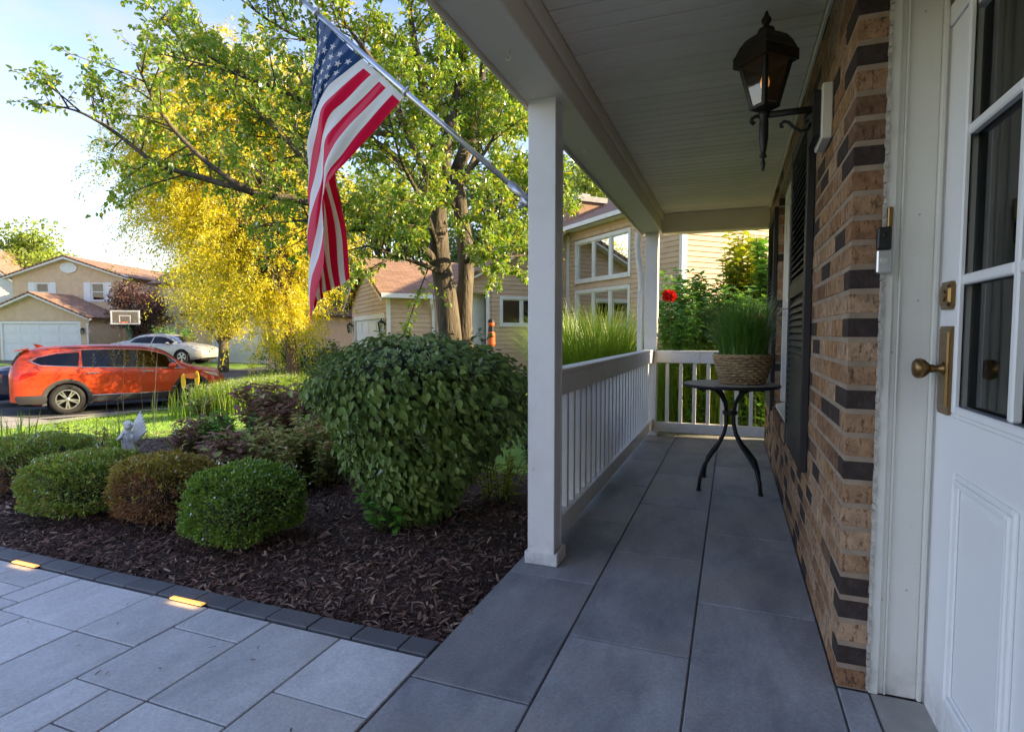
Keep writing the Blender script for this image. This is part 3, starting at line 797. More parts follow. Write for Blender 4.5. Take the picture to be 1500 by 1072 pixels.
def gz(x, y):
    """height of the ground: nearly level by the porch, falling to the street, level beyond"""
    d = np.clip((-np.asarray(x, float) - 3.2) / 11.0, 0, 1); d = d * d * (3 - 2 * d)
    far = np.clip((np.hypot(np.asarray(x, float), np.asarray(y, float)) - 22) / 14, 0, 1)
    return -.03 - .80 * d + .45 * far * d
def on_ground(P): P[:, 2] += gz(P[:, 0], P[:, 1]); return P

L_BOX = leafM('boxwood_leaf', (0.143, 0.285, 0.034), (0.334, 0.494, 0.063), trans=.25, gloss=.05)
L_BOX2 = leafM('old_boxwood_leaf', (0.186, 0.354, 0.052), (0.466, 0.596, 0.098), (0.560, 0.409, 0.113), .25, gloss=.05)
L_BOX3 = leafM('browned_boxwood_leaf', (0.309, 0.309, 0.051), (0.506, 0.422, 0.084), (0.536, 0.282, 0.113), .25, gloss=.04)
L_DEAD = leafM('dead_boxwood_leaf', (0.324, 0.161, 0.077), (0.540, 0.302, 0.151), (0.216, 0.120, 0.065), .2, gloss=.02)
L_VIB = leafM('viburnum_leaf', (0.114, 0.182, 0.040), (0.202, 0.303, 0.065), (0.282, 0.390, 0.108), .25, .5, .05)
L_PEAR = leafM('pear_leaf', (0.162, 0.329, 0.035), (0.351, 0.533, 0.057), (0.594, 0.567, 0.047), .5, gloss=.05)
L_LOC = leafM('locust_leaf', (.60, .57, .03), (.86, .75, .045), (.42, .50, .035), .6, gloss=.03)
L_GRN = leafM('street_tree_leaf', (0.220, 0.330, 0.040), (0.374, 0.462, 0.062), None, .42, gloss=.04)
L_DRK = leafM('dark_tree_leaf', (0.075, 0.160, 0.034), (0.149, 0.255, 0.051), None, .35, gloss=.04)
L_RED = leafM('plum_leaf', (0.090, 0.039, 0.033), (0.150, 0.063, 0.045), (0.120, 0.075, 0.045), .3, gloss=.04)
L_NINE = leafM('ninebark_leaf', (0.260, 0.123, 0.109), (0.428, 0.230, 0.168), (0.458, 0.488, 0.153), .3, gloss=.05)
L_OLIV = leafM('olive_leaf', (0.250, 0.325, 0.075), (0.450, 0.424, 0.125), (0.474, 0.274, 0.125), .3, gloss=.05)
L_PERN = leafM('perennial_leaf', (0.136, 0.357, 0.043), (0.253, 0.525, 0.074), None, .35, gloss=.05)
L_LIME = leafM('lime_leaf', (0.328, 0.437, 0.030), (0.568, 0.589, 0.043), None, .4, gloss=.04)
G_LAWN = leafM('lawn_blade', (0.195, 0.389, 0.031), (0.331, 0.546, 0.050), (0.389, 0.468, 0.077), .35, gloss=.03)
G_TALL = leafM('tall_grass_blade', (0.144, 0.288, 0.034), (0.288, 0.439, 0.051), (0.355, 0.389, 0.085), .45, gloss=.012)
G_POT = leafM('potted_grass_blade', (0.068, 0.204, 0.031), (0.136, 0.323, 0.051), (0.238, 0.323, 0.068), .35, gloss=.05)
G_DRY = leafM('dry_grass', (.35, .25, .12), (.48, .36, .19), None, .3, gloss=.03)
BARK = M('tree_bark', (.060, .050, .036), .95, c2=(.125, .103, .074), var=.35, scale=10, bump=1.0, bscale=26, bdist=.03, stretch=(1, 1, .22))
TWIG = M('twig', (.10, .07, .045), .9, var=.3, scale=20)
STEM = M('green_stem', (.08, .12, .03), .7, var=.2, scale=20)

# ---------------------------------------------------------------- ground
xs = np.concatenate([np.linspace(-160, -40, 12)[:-1], np.linspace(-40, 12, 90), np.linspace(12, 120, 10)[1:]]); ys = np.concatenate([np.linspace(-60, -10, 8)[:-1], np.linspace(-10, 45, 90), np.linspace(45, 260, 14)[1:]])
gx, gy_ = np.meshgrid(xs, ys); hz = gz(gx, gy_) - .012
inside = (gx > -9) & (gy_ < 1.8); hz = np.where(inside, np.minimum(hz, -.42), hz); hz = np.where((gx > -1.3) & (gy_ < 7.3), -.42, hz)
V = np.stack([gx.ravel(), gy_.ravel(), hz.ravel()], 1); nx_ = len(xs)
idx = np.arange(len(V)).reshape(len(ys), nx_)
F = np.stack([idx[:-1, :-1].ravel(), idx[:-1, 1:].ravel(), idx[1:, 1:].ravel(), idx[1:, :-1].ravel()], 1)
LAWNM = M('lawn_soil', (.10, .20, .018), .95, c2=(.16, .27, .03), var=.25, scale=1.6, bump=.8, bscale=60)
props(link_mesh('lawn', V, F, LAWNM, smooth=True), kind='structure')

# mulch bed: gently mounded sheet with loose bark strips
def bed_z(x, y):
    e = np.clip((y - 1.87) / .35, 0, 1); w = np.clip((-1.0 - x) / .25, 0, 1); far = np.clip((4.9 - y) / 1.0, 0, 1)
    p = np.stack([x, y, 0 * x], -1)
    return -.035 + .065 * e * w * far + .016 * wob(p * 3.2, 3) * np.minimum(e, w) - .05 * (1 - far)
bxs = np.linspace(-7.2, -1.0, 125); bys = np.linspace(1.868, 9.5, 130)
bx, by = np.meshgrid(bxs, bys); bz = bed_z(bx, by)
bz = np.where(bx > -1.01, bz - .03, bz)
edge_out = np.clip((-bx - 2.6 - .0) / 3.5, 0, 1)
bz = bz - np.clip((by - (5.1 - .2 * edge_out)) * (bx < -2.75) * .5, 0, .4) - np.clip((-6.2 - bx) * .5, 0, .4)
V = np.stack([bx.ravel(), by.ravel(), bz.ravel()], 1); idx = np.arange(len(V)).reshape(130, 125)
F = np.stack([idx[:-1, :-1].ravel(), idx[:-1, 1:].ravel(), idx[1:, 1:].ravel(), idx[1:, :-1].ravel()], 1)
MULM = M('mulch_soil', (.045, .027, .022), .97, c2=(.075, .046, .037), var=.4, scale=25, bump=1, bscale=70, bdist=.02)
props(link_mesh('mulch_bed', V, F, MULM, smooth=True), kind='structure')
def chips(n, x0, x1, y0, y1, l0, l1):
    x = NR.uniform(x0, x1, n); y = y0 + (y1 - y0) * NR.uniform(0, 1, n) ** 1.5
    C = np.stack([x, y, bed_z(x, y) + NR.uniform(.0, .016, n)], 1)
    D = rdir(n); D[:, 2] *= .30; N = rdir(n) * .55 + np.array([0, 0, 1.])
    L = NR.uniform(l0, l1, n) * NR.choice([.55, 1, 1.35], n); return C, D, N, L
MCH = None
t_ = NT('mulch_chip'); r_ = t_.rnd('island')
c_ = t_.ramp(r_, [(0, (.052, .028, .023)), (.35, (.125, .066, .050)), (.65, (.19, .105, .078)), (.86, (.29, .175, .13)), (1, (.48, .34, .26))])
t_.bsdf(c_, .85, 0, t_.bump(t_.noise(t_.coord('pos'), 260, 3), .7, .003), .3); MCH = t_.m
CH = np.array([[0, -.5, 0], [.5, -.55, .05], [1, -.3, 0], [1, .35, 0], [.5, .5, .05], [0, .45, 0]])
parts = []
for a in (chips(26000, -4.9, -1.005, 1.874, 3.6, .014, .040), chips(9000, -6.9, -1.005, 1.874, 5.2, .02, .05), chips(5000, -2.7, -1.01, 3.2, 8.5, .02, .05)):
    C, D, N, L = a
    parts.append(scatter(CH, [(0, 1, 4, 5), (1, 2, 3, 4)], C, D, N, L, L * NR.uniform(.10, .30, len(L)), .05))
off = 0; VV, FF = [], []
for v_, f_ in parts: VV.append(v_); FF.append(f_ + off); off += len(v_)
link_mesh('mulch', np.concatenate(VV), np.concatenate(FF), MCH, kind='stuff')

# a few fallen leaves and bits of bark on the bed and the paving
n = 46
C = np.stack([NR.uniform(-3.6, -1.05, n), NR.uniform(1.92, 3.3, n), np.zeros(n)], 1); C[:, 2] = bed_z(C[:, 0], C[:, 1]) + .022
C2 = np.stack([NR.uniform(-3.2, -1.1, 22), NR.uniform(.8, 1.86, 22), np.full(22, .002)], 1)
D = rdir(n); D[:, 2] *= .2
LITT = leafM('fallen_leaf', (.30, .15, .06), (.42, .30, .16), (.22, .10, .04), .2)
link_mesh('leaf_litter', *scatter(OV, OVT, C, D, rdir(n) * .3 + [0, 0, 1], NR.uniform(.02, .05, n), NR.uniform(.012, .03, n), .2, .3), LITT, kind='stuff')
D = rdir(22); D[:, 2] *= .03
link_mesh('bark_crumbs', *scatter(CH, [(0, 1, 4, 5), (1, 2, 3, 4)], C2, D, np.tile([0, 0, 1.], (22, 1)), NR.uniform(.008, .03, 22), NR.uniform(.003, .006, 22), .05), MCH, kind='stuff')

# lawn blades, thick where the picture shows the lawn
n = 110000
B = np.stack([NR.uniform(-14.3, -3.6, n), NR.uniform(1.6, 12.5, n), np.zeros(n)], 1)
B = B[~((B[:, 0] > -6.4) & (B[:, 1] < 5.1))]; B = on_ground(B)
V, F = blades(B, NR.uniform(0, 6.28, len(B)), NR.uniform(.03, .06, len(B)), NR.uniform(.006, .012, len(B)), NR.uniform(0, .03, len(B)), 1)
link_mesh('lawn_grass', V, F, G_LAWN, kind='stuff')

# ---------------------------------------------------------------- clipped box bushes
def box_bush(label, c, rx, ry, rz, n, mat, seed, leaf=.019, dead=None, flat=.75):
    t = thing('box_bush', label, 'bush', (c[0], c[1], 0.02))
    def surf(d):
        s = np.sign(d) * np.abs(d) ** flat
        r = 1 + .10 * wob(d * 2.5, seed) + .09 * wob(d * 7, seed + 1)
        return .86 * s * r[:, None]
    d = rdir(n); d = d[wob(d * 9, seed + 5) + .35 * wob(d * 23, seed + 6) < .55 + .5 * NR.uniform(0, 1, n)]; n = len(d); d[:, 2] = np.where(d[:, 2] < -.55, -d[:, 2], d[:, 2])
    dep = 1 - np.abs(NR.normal(0, .10, n)); p = surf(d) * dep[:, None]
    C = np.array(c) + p * np.array([rx, ry, rz]); C[:, 2] = np.maximum(C[:, 2], .03)
    D = unit(d + rdir(n) * .75 + np.array([0, 0, .25])); N = unit(rdir(n) + np.array([0, 0, .8]))
    lm = NR.uniform(.7, 1.25, n) * leaf
    if dead is not None:
        q = np.array(dead[0]); m = (((C - np.array(c) - q) / np.array(dead[1])) ** 2).sum(1) + .35 * wob(C * 9, seed + 2) < 1
        leaves('foliage', mat, t, C[~m], D[~m], N[~m], lm[~m], lm[~m] * .55)
        leaves('dead_foliage', L_DEAD, t, C[m], D[m], N[m], lm[m] * 1.3, lm[m] * .28)
    else: leaves('foliage', mat, t, C, D, N, lm, lm * .55)
    q = MB()
    for i in range(60):
        a = R.uniform(0, 6.28); e = R.uniform(.1, 1.2)
        v = Vector((math.cos(a) * math.cos(e) * rx, math.sin(a) * math.cos(e) * ry, math.sin(e) * rz * .9))
        b0 = Vector((c[0] + R.uniform(-.05, .05), c[1] + R.uniform(-.05, .05), .02))
        e1 = Vector(c) + v * .86; q.tube([b0, b0.lerp(e1, .5) + Vector((0, 0, .04)), e1], [.006, .004, .002], 5, False)
    q.build('twig', TWIG, t, kind='stuff')
    sp = []
    for i in range(70):
        v = rdir(1)[0]; v[2] = abs(v[2]) * .9
        p = np.array(c) + surf(v[None])[0] * np.array([rx, ry, rz]); g_ = unit((v + [0, 0, .6] + rdir(1)[0] * .5)[None])[0]; ln = R.uniform(.02, .06)
        for k in range(7): sp.append((p + g_ * ln * k / 6, unit((g_ * .7 + rdir(1)[0])[None])[0]))
    sc = np.array([a for a, _ in sp]); sd = np.array([b_ for _, b_ in sp]); leaves('shoot', mat, t, sc, sd, rdir(len(sc)), leaf * .95, leaf * .5)
    co = MB(); co.ball((c[0], c[1], c[2]), (rx * .66, ry * .66, rz * .70), 16, 10); co.build('dark_core', M('bush_core_%d' % seed, (.03, .024, .014), .95, var=.5, scale=30), t)  # added solid dark ball: stands in for the shaded inside, blocks see-through
    return t
box_bush('bright green round box bush beside the paver walkway', (-2.47, 2.36, .225), .325, .32, .24, 22000, L_BOX, 11, .019)
box_bush('half brown box bush with a dead front, between two greener bushes', (-3.15, 2.42, .225), .315, .31, .235, 19000, L_BOX3, 12, .018, ((.08, -.22, -.10), (.26, .24, .24)))
box_bush('wide dark green box bush left of the half brown one', (-3.80, 2.38, .21), .39, .36, .215, 24000, L_BOX2, 13, .018)
box_bush('box bush with bare brown branches at the left edge of the bed', (-4.72, 2.60, .215), .46, .40, .225, 18000, L_BOX2, 14, .018, ((.05, -.25, -.14), (.5, .3, .2)))

# ---------------------------------------------------------------- big viburnum with large leaves
vb = thing('viburnum_bush', 'large dome shaped bush with big dark green leaves beside the porch', 'bush', (-1.74, 2.98, .02))
pz = np.array([.06, .2, .4, .6, .75, .9, 1.0, 1.08, 1.14]); pr = np.array([.11, .23, .41, .55, .62, .605, .52, .37, .11])
n = 15000
z = NR.uniform(.06, 1.14, n); rr = np.interp(z, pz, pr)
keep = NR.uniform(0, .62, n) < rr + .12; z = z[keep]; rr = rr[keep]; n = len(z)
a = NR.uniform(0, 6.283, n)
dep = 1 - np.abs(NR.normal(0, .15, n)) + .045 * NR.normal(size=n)
lump = 1 + .15 * wob(np.stack([np.cos(a) * 2, np.sin(a) * 2, z * 5], 1), 21) + .09 * wob(np.stack([np.cos(a) * 5, np.sin(a) * 5, z * 11], 1), 22)
ra = rr * dep * lump
C = np.stack([-1.74 + ra * np.cos(a) * 1.0, 2.98 + ra * np.sin(a) * .95, z + .02 * NR.normal(size=n)], 1)
out = np.stack([np.cos(a), np.sin(a), np.zeros(n)], 1)
slope = np.interp(z, [.06, .75, 1.0, 1.14], [.0, .25, .9, 1.6])
N = unit(out + np.array([0, 0, 1.]) * slope[:, None] + rdir(n) * .85)
D = unit(out * .45 + np.array([0, 0, -.75]) + rdir(n) * .5 + np.stack([-np.sin(a), np.cos(a), 0 * a], 1) * .4 + np.where(z[:, None] > .95, out * .7 + [0, 0, .45], 0))
L = NR.uniform(.027, .060, n) * (1 + .2 * wob(C * 5, 77)); Wd = L * NR.uniform(.55, .68, n)
vis = ((C - np.array([0, 0, 1.16])) * N).sum(1) < 0
front = (out @ unit(np.array([1.74, -2.98, 0.])) > .15) & (dep > .93) & vis
fi = np.where(front)[0]; NR.shuffle(fi); single = np.zeros(n, bool); single[fi[:300]] = True
V, F = scatter(OV, OVT, C[~single], D[~single], N[~single], L[~single], Wd[~single], .16, .16)
link_mesh('leaf', V, F, L_VIB, vb, kind='stuff')
lv = []
for k in range(5):
    w_ = .55 + .03 * k
    v1 = OV.copy(); v1[:, 1] *= w_; v1[:, 2] += (.08 + .03 * k) * np.abs(OV[:, 1]) * 2 - (.08 + .04 * k) * OV[:, 0] ** 2
    me = bpy.data.meshes.new('leaf'); me.from_pydata(v1.tolist(), [], OVT.tolist()); me.update(); me.materials.append(L_VIB); lv.append(me)
for i in np.where(single)[0]:
    d = Vector(D[i]).normalized(); nn = Vector(N[i]); sx = nn.cross(d).normalized(); u = d.cross(sx)
    o = bpy.data.objects.new('leaf', lv[i % 5]); COL.objects.link(o); o.parent = vb
    Mx = Matrix((d, sx, u)).transposed()
    o.location = Vector(C[i]) - vb.location; o.rotation_euler = Mx.to_euler(); o.scale = (L[i],) * 3
q = MB(); SC, SD, SN = [], [], []
for i in range(46):
    a_ = R.uniform(0, 6.28); z1 = R.uniform(.45, 1.08); r1 = float(np.interp(z1, pz, pr)) * .95
    p0 = Vector((-1.74 + r1 * math.cos(a_), 2.98 + r1 * math.sin(a_), z1)); d_ = Vector((math.cos(a_) * R.uniform(.2, .8), math.sin(a_) * R.uniform(.2, .8), R.uniform(.2, 1.1))).normalized(); ln = R.uniform(.07, .17)
    q.tube([p0, p0 + d_ * ln], [.003, .0015], 4, False)
    for k in range(6):
        SC.append(tuple(p0 + d_ * ln * (.3 + .7 * k / 5))); SD.append(tuple(Vector((R.gauss(0, 1), R.gauss(0, 1), R.gauss(.1, .5))) + d_ * .6)); SN.append((R.gauss(0, .4), R.gauss(0, .4), 1))
q.build('shoot', TWIG, vb, kind='stuff')
V, F = scatter(OV, OVT, np.array(SC), np.array(SD), np.array(SN), NR.uniform(.03, .055, len(SC)), NR.uniform(.018, .034, len(SC)), .10, .12); link_mesh('leaf', V, F, L_VIB, vb, kind='stuff')
q = MB()
for i in range(34):
    a_ = R.uniform(0, 6.28); z1 = R.uniform(.35, 1.02); r1 = float(np.interp(z1, pz, pr)) * .85
    p0 = Vector((-1.74 + R.uniform(-.09, .09), 2.98 + R.uniform(-.09, .09), .0)); p2 = Vector((-1.74 + r1 * math.cos(a_), 2.98 + r1 * math.sin(a_), z1))
    q.tube([p0, p0.lerp(p2, .45) + Vector((0, 0, .10)), p2], [.011, .008, .004], 6, False)
q.build('branches', TWIG, vb, kind='stuff')
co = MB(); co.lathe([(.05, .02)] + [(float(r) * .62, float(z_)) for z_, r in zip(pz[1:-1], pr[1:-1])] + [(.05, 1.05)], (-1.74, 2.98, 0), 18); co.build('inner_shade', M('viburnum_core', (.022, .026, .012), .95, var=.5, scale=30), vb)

# ---------------------------------------------------------------- leafy stems (perennials and shrubs)
def stem_plant(name, label, cat, c, spread, nst, h, leaf, lw, mat, per=12, lean=.35, group=None, droop=.25, thick=.004, topleaf=1.0, hv=.25, stemmat=None, z0=None):
    zz = float(gz(c[0], c[1])) if z0 is None else z0
    t = thing(name, label, cat, (c[0], c[1], zz), group=group)
    q = MB(); Cs, Ds, Ns, Ls = [], [], [], []
    for i in range(nst):
        a = R.uniform(0, 6.28); r = spread * math.sqrt(R.random())
        b0 = Vector((c[0] + r * .45 * math.cos(a), c[1] + r * .45 * math.sin(a), zz)); hh = h * R.uniform(1 - hv, 1 + hv)
        tip = Vector((c[0] + r * math.cos(a) + R.gauss(0, .03), c[1] + r * math.sin(a) + R.gauss(0, .03), zz + hh))
        mid = b0.lerp(tip, .55) + Vector((0, 0, .08 * hh))
        q.tube([b0, mid, tip], [thick, thick * .8, thick * .4], 5, False)
        for k in range(per):
            u = .18 + .82 * (k + R.random()) / per
            p = b0.lerp(mid, u / .55) if u < .55 else mid.lerp(tip, (u - .55) / .45)
            for sgn in (0, math.pi):
                az = k * 1.9 + sgn + a + R.gauss(0, .4)
                Cs.append(p); Ds.append((math.cos(az), math.sin(az), R.gauss(.35 - droop * (1 - u), .3))); Ns.append((R.gauss(0, .3), R.gauss(0, .3), 1))
                Ls.append(leaf * R.uniform(.65, 1.15) * (topleaf if u > .8 else 1))
    q.build('stem', stemmat or STEM, t, kind='stuff')
    Cs, Ds, Ns, Ls = (np.array([tuple(x) for x in Cs]), np.array(Ds), np.array(Ns), np.array(Ls))
    V, F = scatter(OV, OVT, Cs, Ds, Ns, Ls, Ls * lw, .12, .18)
    link_mesh('foliage', V, F, mat, t, kind='stuff')
    return t
stem_plant('ninebark_shrub', 'tall dark maroon shrub left of the big dome shaped bush', 'shrub', (-3.66, 3.95), .40, 64, .60, .085, .55, L_NINE, 22, z0=-.02)
stem_plant('ninebark_shrub', 'short maroon leaved shrub behind the half brown box bush', 'shrub', (-4.02, 3.38), .24, 34, .42, .08, .5, L_NINE, 16, z0=-.02)
stem_plant('ninebark_shrub', 'low maroon leaved shrub directly behind the bright green round bush', 'shrub', (-3.40, 3.12), .24, 34, .36, .07, .5, L_NINE, 14, z0=-.0)
stem_plant('olive_shrub', 'olive and rust leaved shrub between the round box bush and the dome shaped bush', 'shrub', (-2.93, 3.42), .46, 120, .42, .07, .40, L_OLIV, 18, z0=0)
stem_plant('perennial_plant', 'fresh green leafy perennial in front of the tall maroon shrub', 'plant', (-3.78, 3.45), .24, 40, .46, .055, .42, L_PERN, 12, z0=-.02)
stem_plant('perennial_plant', 'bright green suckers sprouting at the foot of the dome shaped bush', 'plant', (-1.80, 2.76), .17, 16, .20, .062, .55, L_PERN, 5, z0=.02)
stem_plant('perennial_plant', 'light green ferny plant under the right side of the dome shaped bush', 'plant', (-1.46, 3.55), .22, 18, .34, .05, .4, L_LIME, 10, z0=.0)
stem_plant('dark_shrub', 'dark green low shrub in the shade just left of the foreground porch post', 'shrub', (-1.28, 4.2), .34, 70, .52, .05, .5, L_VIB, 12, z0=-.02)
stem_plant('lime_shrub', 'yellow green shrub behind the tall maroon shrub', 'shrub', (-4.4, 5.5), .50, 60, .62, .08, .4, L_LIME, 12)
# salvia spikes
sv = stem_plant('salvia_plant', 'grey purple salvia spikes behind the half brown box bush', 'plant', (-4.25, 3.55), .24, 16, .28, .05, .3, L_OLIV, 6, z0=-.02)
SALV = leafM('salvia_floret', (.14, .11, .20), (.26, .22, .33), (.10, .08, .12), .2)
Cs = []; Ds = []
for i in range(20):
    bx0, by0 = -4.25 + R.gauss(0, .14), 3.55 + R.gauss(0, .12); hb = R.uniform(.18, .26)
    for k in range(60):
        Cs.append((bx0 + R.gauss(0, .009), by0 + R.gauss(0, .009), hb + .16 * k / 60)); Ds.append((R.gauss(0, 1), R.gauss(0, 1), .3))
leaves('flower', SALV, sv, np.array(Cs), np.array(Ds), rdir(len(Cs)), .016, .011)
# strappy day-lily clumps and dry stalks
def clump(name, label, cat, c, n, r, h, w, bend, mat, group=None, z0=None, part='blade'):
    zz = float(gz(c[0], c[1])) if z0 is None else z0
    t = thing(name, label, cat, (c[0], c[1], zz), group=group)
    B = disc(n, c, r, z=zz); hd = np.arctan2(B[:, 1] - c[1], B[:, 0] - c[0]) + NR.normal(0, .9, n)
    tufts(part, mat, t, B, h, w, bend, .3, hd, seg=4); return t
clump('daylily', 'green strappy day lily clump at the left edge of the bed', 'plant', (-5.75, 3.0), 160, .22, .48, .016, .22, G_LAWN, z0=-.05)
clump('daylily', 'green strappy day lily clump just left of the white angel statue', 'plant', (-4.82, 3.28), 90, .13, .46, .014, .18, G_LAWN, z0=-.05)
ds_ = clump('dry_grass_tuft', 'tall dry seed stalks rising in front of the orange car', 'grass', (-6.0, 4.3), 7, .28, 1.02, .006, .10, G_DRY, z0=-.1, part='stalk')
Cs = []
for b in range(7):
    x0, y0 = -6.0 + R.gauss(0, .2), 4.3 + R.gauss(0, .15); hb = R.uniform(.70, .95)
    for k in range(40): Cs.append((x0 + R.gauss(0, .008), y0 + R.gauss(0, .008), hb + .22 * k / 40))
leaves('seed_head', G_DRY, ds_, np.array(Cs), rdir(len(Cs)) + [0, 0, 1], rdir(len(Cs)), .022, .006)
stem_plant('groundcover', 'brownish dying groundcover patch behind the wide box bush', 'plant', (-5.3, 3.35), .5, 60, .33, .045, .4, L_DEAD, 8, z0=-.05)

# ---------------------------------------------------------------- angel statue
an_ = thing('angel_statue', 'small white stone angel statue with raised wings among the box bushes', 'statue', (-4.60, 3.22, .09))
ax, ay = -4.60, 3.22
q = MB()
hd = []
for i in range(13):
    z_ = -.02 + .33 * i / 12; r = np.interp(i / 12, [0, .15, .5, .8, 1], [.075, .062, .046, .048, .028])
    hd.append([(ax + (.025 - .05 * (i / 12)) + (r + .006 * math.sin(k * 2 * math.pi * 9 / 36)) * math.cos(k * 2 * math.pi / 36) * 1.0, ay + (r * .85 + .006 * math.sin(k * 2 * math.pi * 9 / 36)) * math.sin(k * 2 * math.pi / 36), z_) for k in range(36)])
loft(q, hd)
q.ball((ax + .03, ay - .02, .345), (.033, .033, .038), 16, 10)          # bowed head
for k in range(26):                                                   # curls
    a_ = R.uniform(0, 6.28); e_ = R.uniform(-.2, 1.4)
    q.ball((ax + .03 + .033 * math.cos(a_) * math.cos(e_), ay - .02 + .033 * math.sin(a_) * math.cos(e_), .347 + .037 * math.sin(e_)), .0105, 8, 6)
q.tube([(ax - .03, ay - .03, .27), (ax - .01, ay - .075, .24), (ax + .025, ay - .075, .262), (ax + .035, ay - .052, .31)], [.017, .015, .012, .010], 8)   # arm to the face
q.tube([(ax + .05, ay + .0, .27), (ax + .068, ay - .03, .245), (ax + .05, ay - .055, .30)], [.016, .013, .010], 8)
for s_ in (-1, 1):                                                     # wings
    w0 = Vector((ax - .02 + s_ * .02, ay + .04, .24))
    for k in range(7):
        f = k / 6; ang_ = 1.42 - .55 * f if s_ > 0 else .95 - .8 * f
        ln = (.19 if s_ > 0 else .125) - .05 * f
        d_ = Vector((s_ * math.cos(ang_), .30, math.sin(ang_))).normalized()
        p_ = w0 + Vector((s_ * .005 * k, 0, .012 * (3 - k)))
        q.tube([p_, p_ + d_ * ln * .5 + Vector((0, 0, .01)), p_ + d_ * ln], [.014, .017, .005], 8)
for i in range(q.n): q.v[i] = (q.v[i][0], q.v[i][1], q.v[i][2] + .06)
sm = q.build('figure', M('white_cast_stone', (.82, .80, .78), .75, c2=(.88, .87, .85), var=.12, scale=22, bump=.3, bscale=120), an_, True)
rm = sm.modifiers.new('remesh', 'REMESH'); rm.mode = 'VOXEL'; rm.voxel_size = .0045; rm.use_smooth_shade = True
MB().lathe([(.11, -.06), (.115, .0), (.10, .02), (.095, .05), (.001, .052)], (ax + .02, ay, 0), 24).build('plinth', CONC, an_)
# ---------------------------------------------------------------- trees
def catmull(pts, sub=4):
    P_ = [np.array(p, float) for p in pts]; P_ = [2 * P_[0] - P_[1]] + P_ + [2 * P_[-1] - P_[-2]]; out = []
    for i in range(1, len(P_) - 2):
        for k in range(sub):
            t = k / sub; a, b, c, d = P_[i - 1:i + 3]
            out.append(.5 * (2 * b + (c - a) * t + (2 * a - 5 * b + 4 * c - d) * t * t + (3 * b - a - 3 * c + d) * t ** 3))
    out.append(P_[-2]); return out
def twigs_of(pts, r0, rng, every, ln, up=.25, spread=1.0, start=.25):
    """side shoots along a polyline"""
    res = []; pts = [np.array(p) for p in pts]; seg = [np.linalg.norm(b - a) for a, b in zip(pts, pts[1:])]; tot = sum(seg); d = start * tot
    while d < tot:
        acc = 0
        for i, s_ in enumerate(seg):
            if acc + s_ >= d: break
            acc += s_
        t = (d - acc) / max(seg[i], 1e-6); p = pts[i] * (1 - t) + pts[i + 1] * t; ax_ = unit((pts[i + 1] - pts[i])[None])[0]
        v = unit((ax_ * .7 + unit(np.cross(ax_, rng.normal(size=3))[None])[0] * spread + [0, 0, up])[None])[0]
        l_ = ln * rng.uniform(.55, 1.25) * (1 - .45 * d / tot)
        bend = rng.normal(size=3) * .16
        res.append([p, p + v * l_ * .5 + bend * l_ * .5, p + v * l_ + bend * l_ + np.array([0, 0, -.06 * l_])])
        d += every * rng.uniform(.6, 1.4)
    res.append([pts[-1], pts[-1] + (pts[-1] - pts[-2]) * .5, pts[-1] + (pts[-1] - pts[-2]) * .8 + rng.normal(size=3) * .05])
    return res
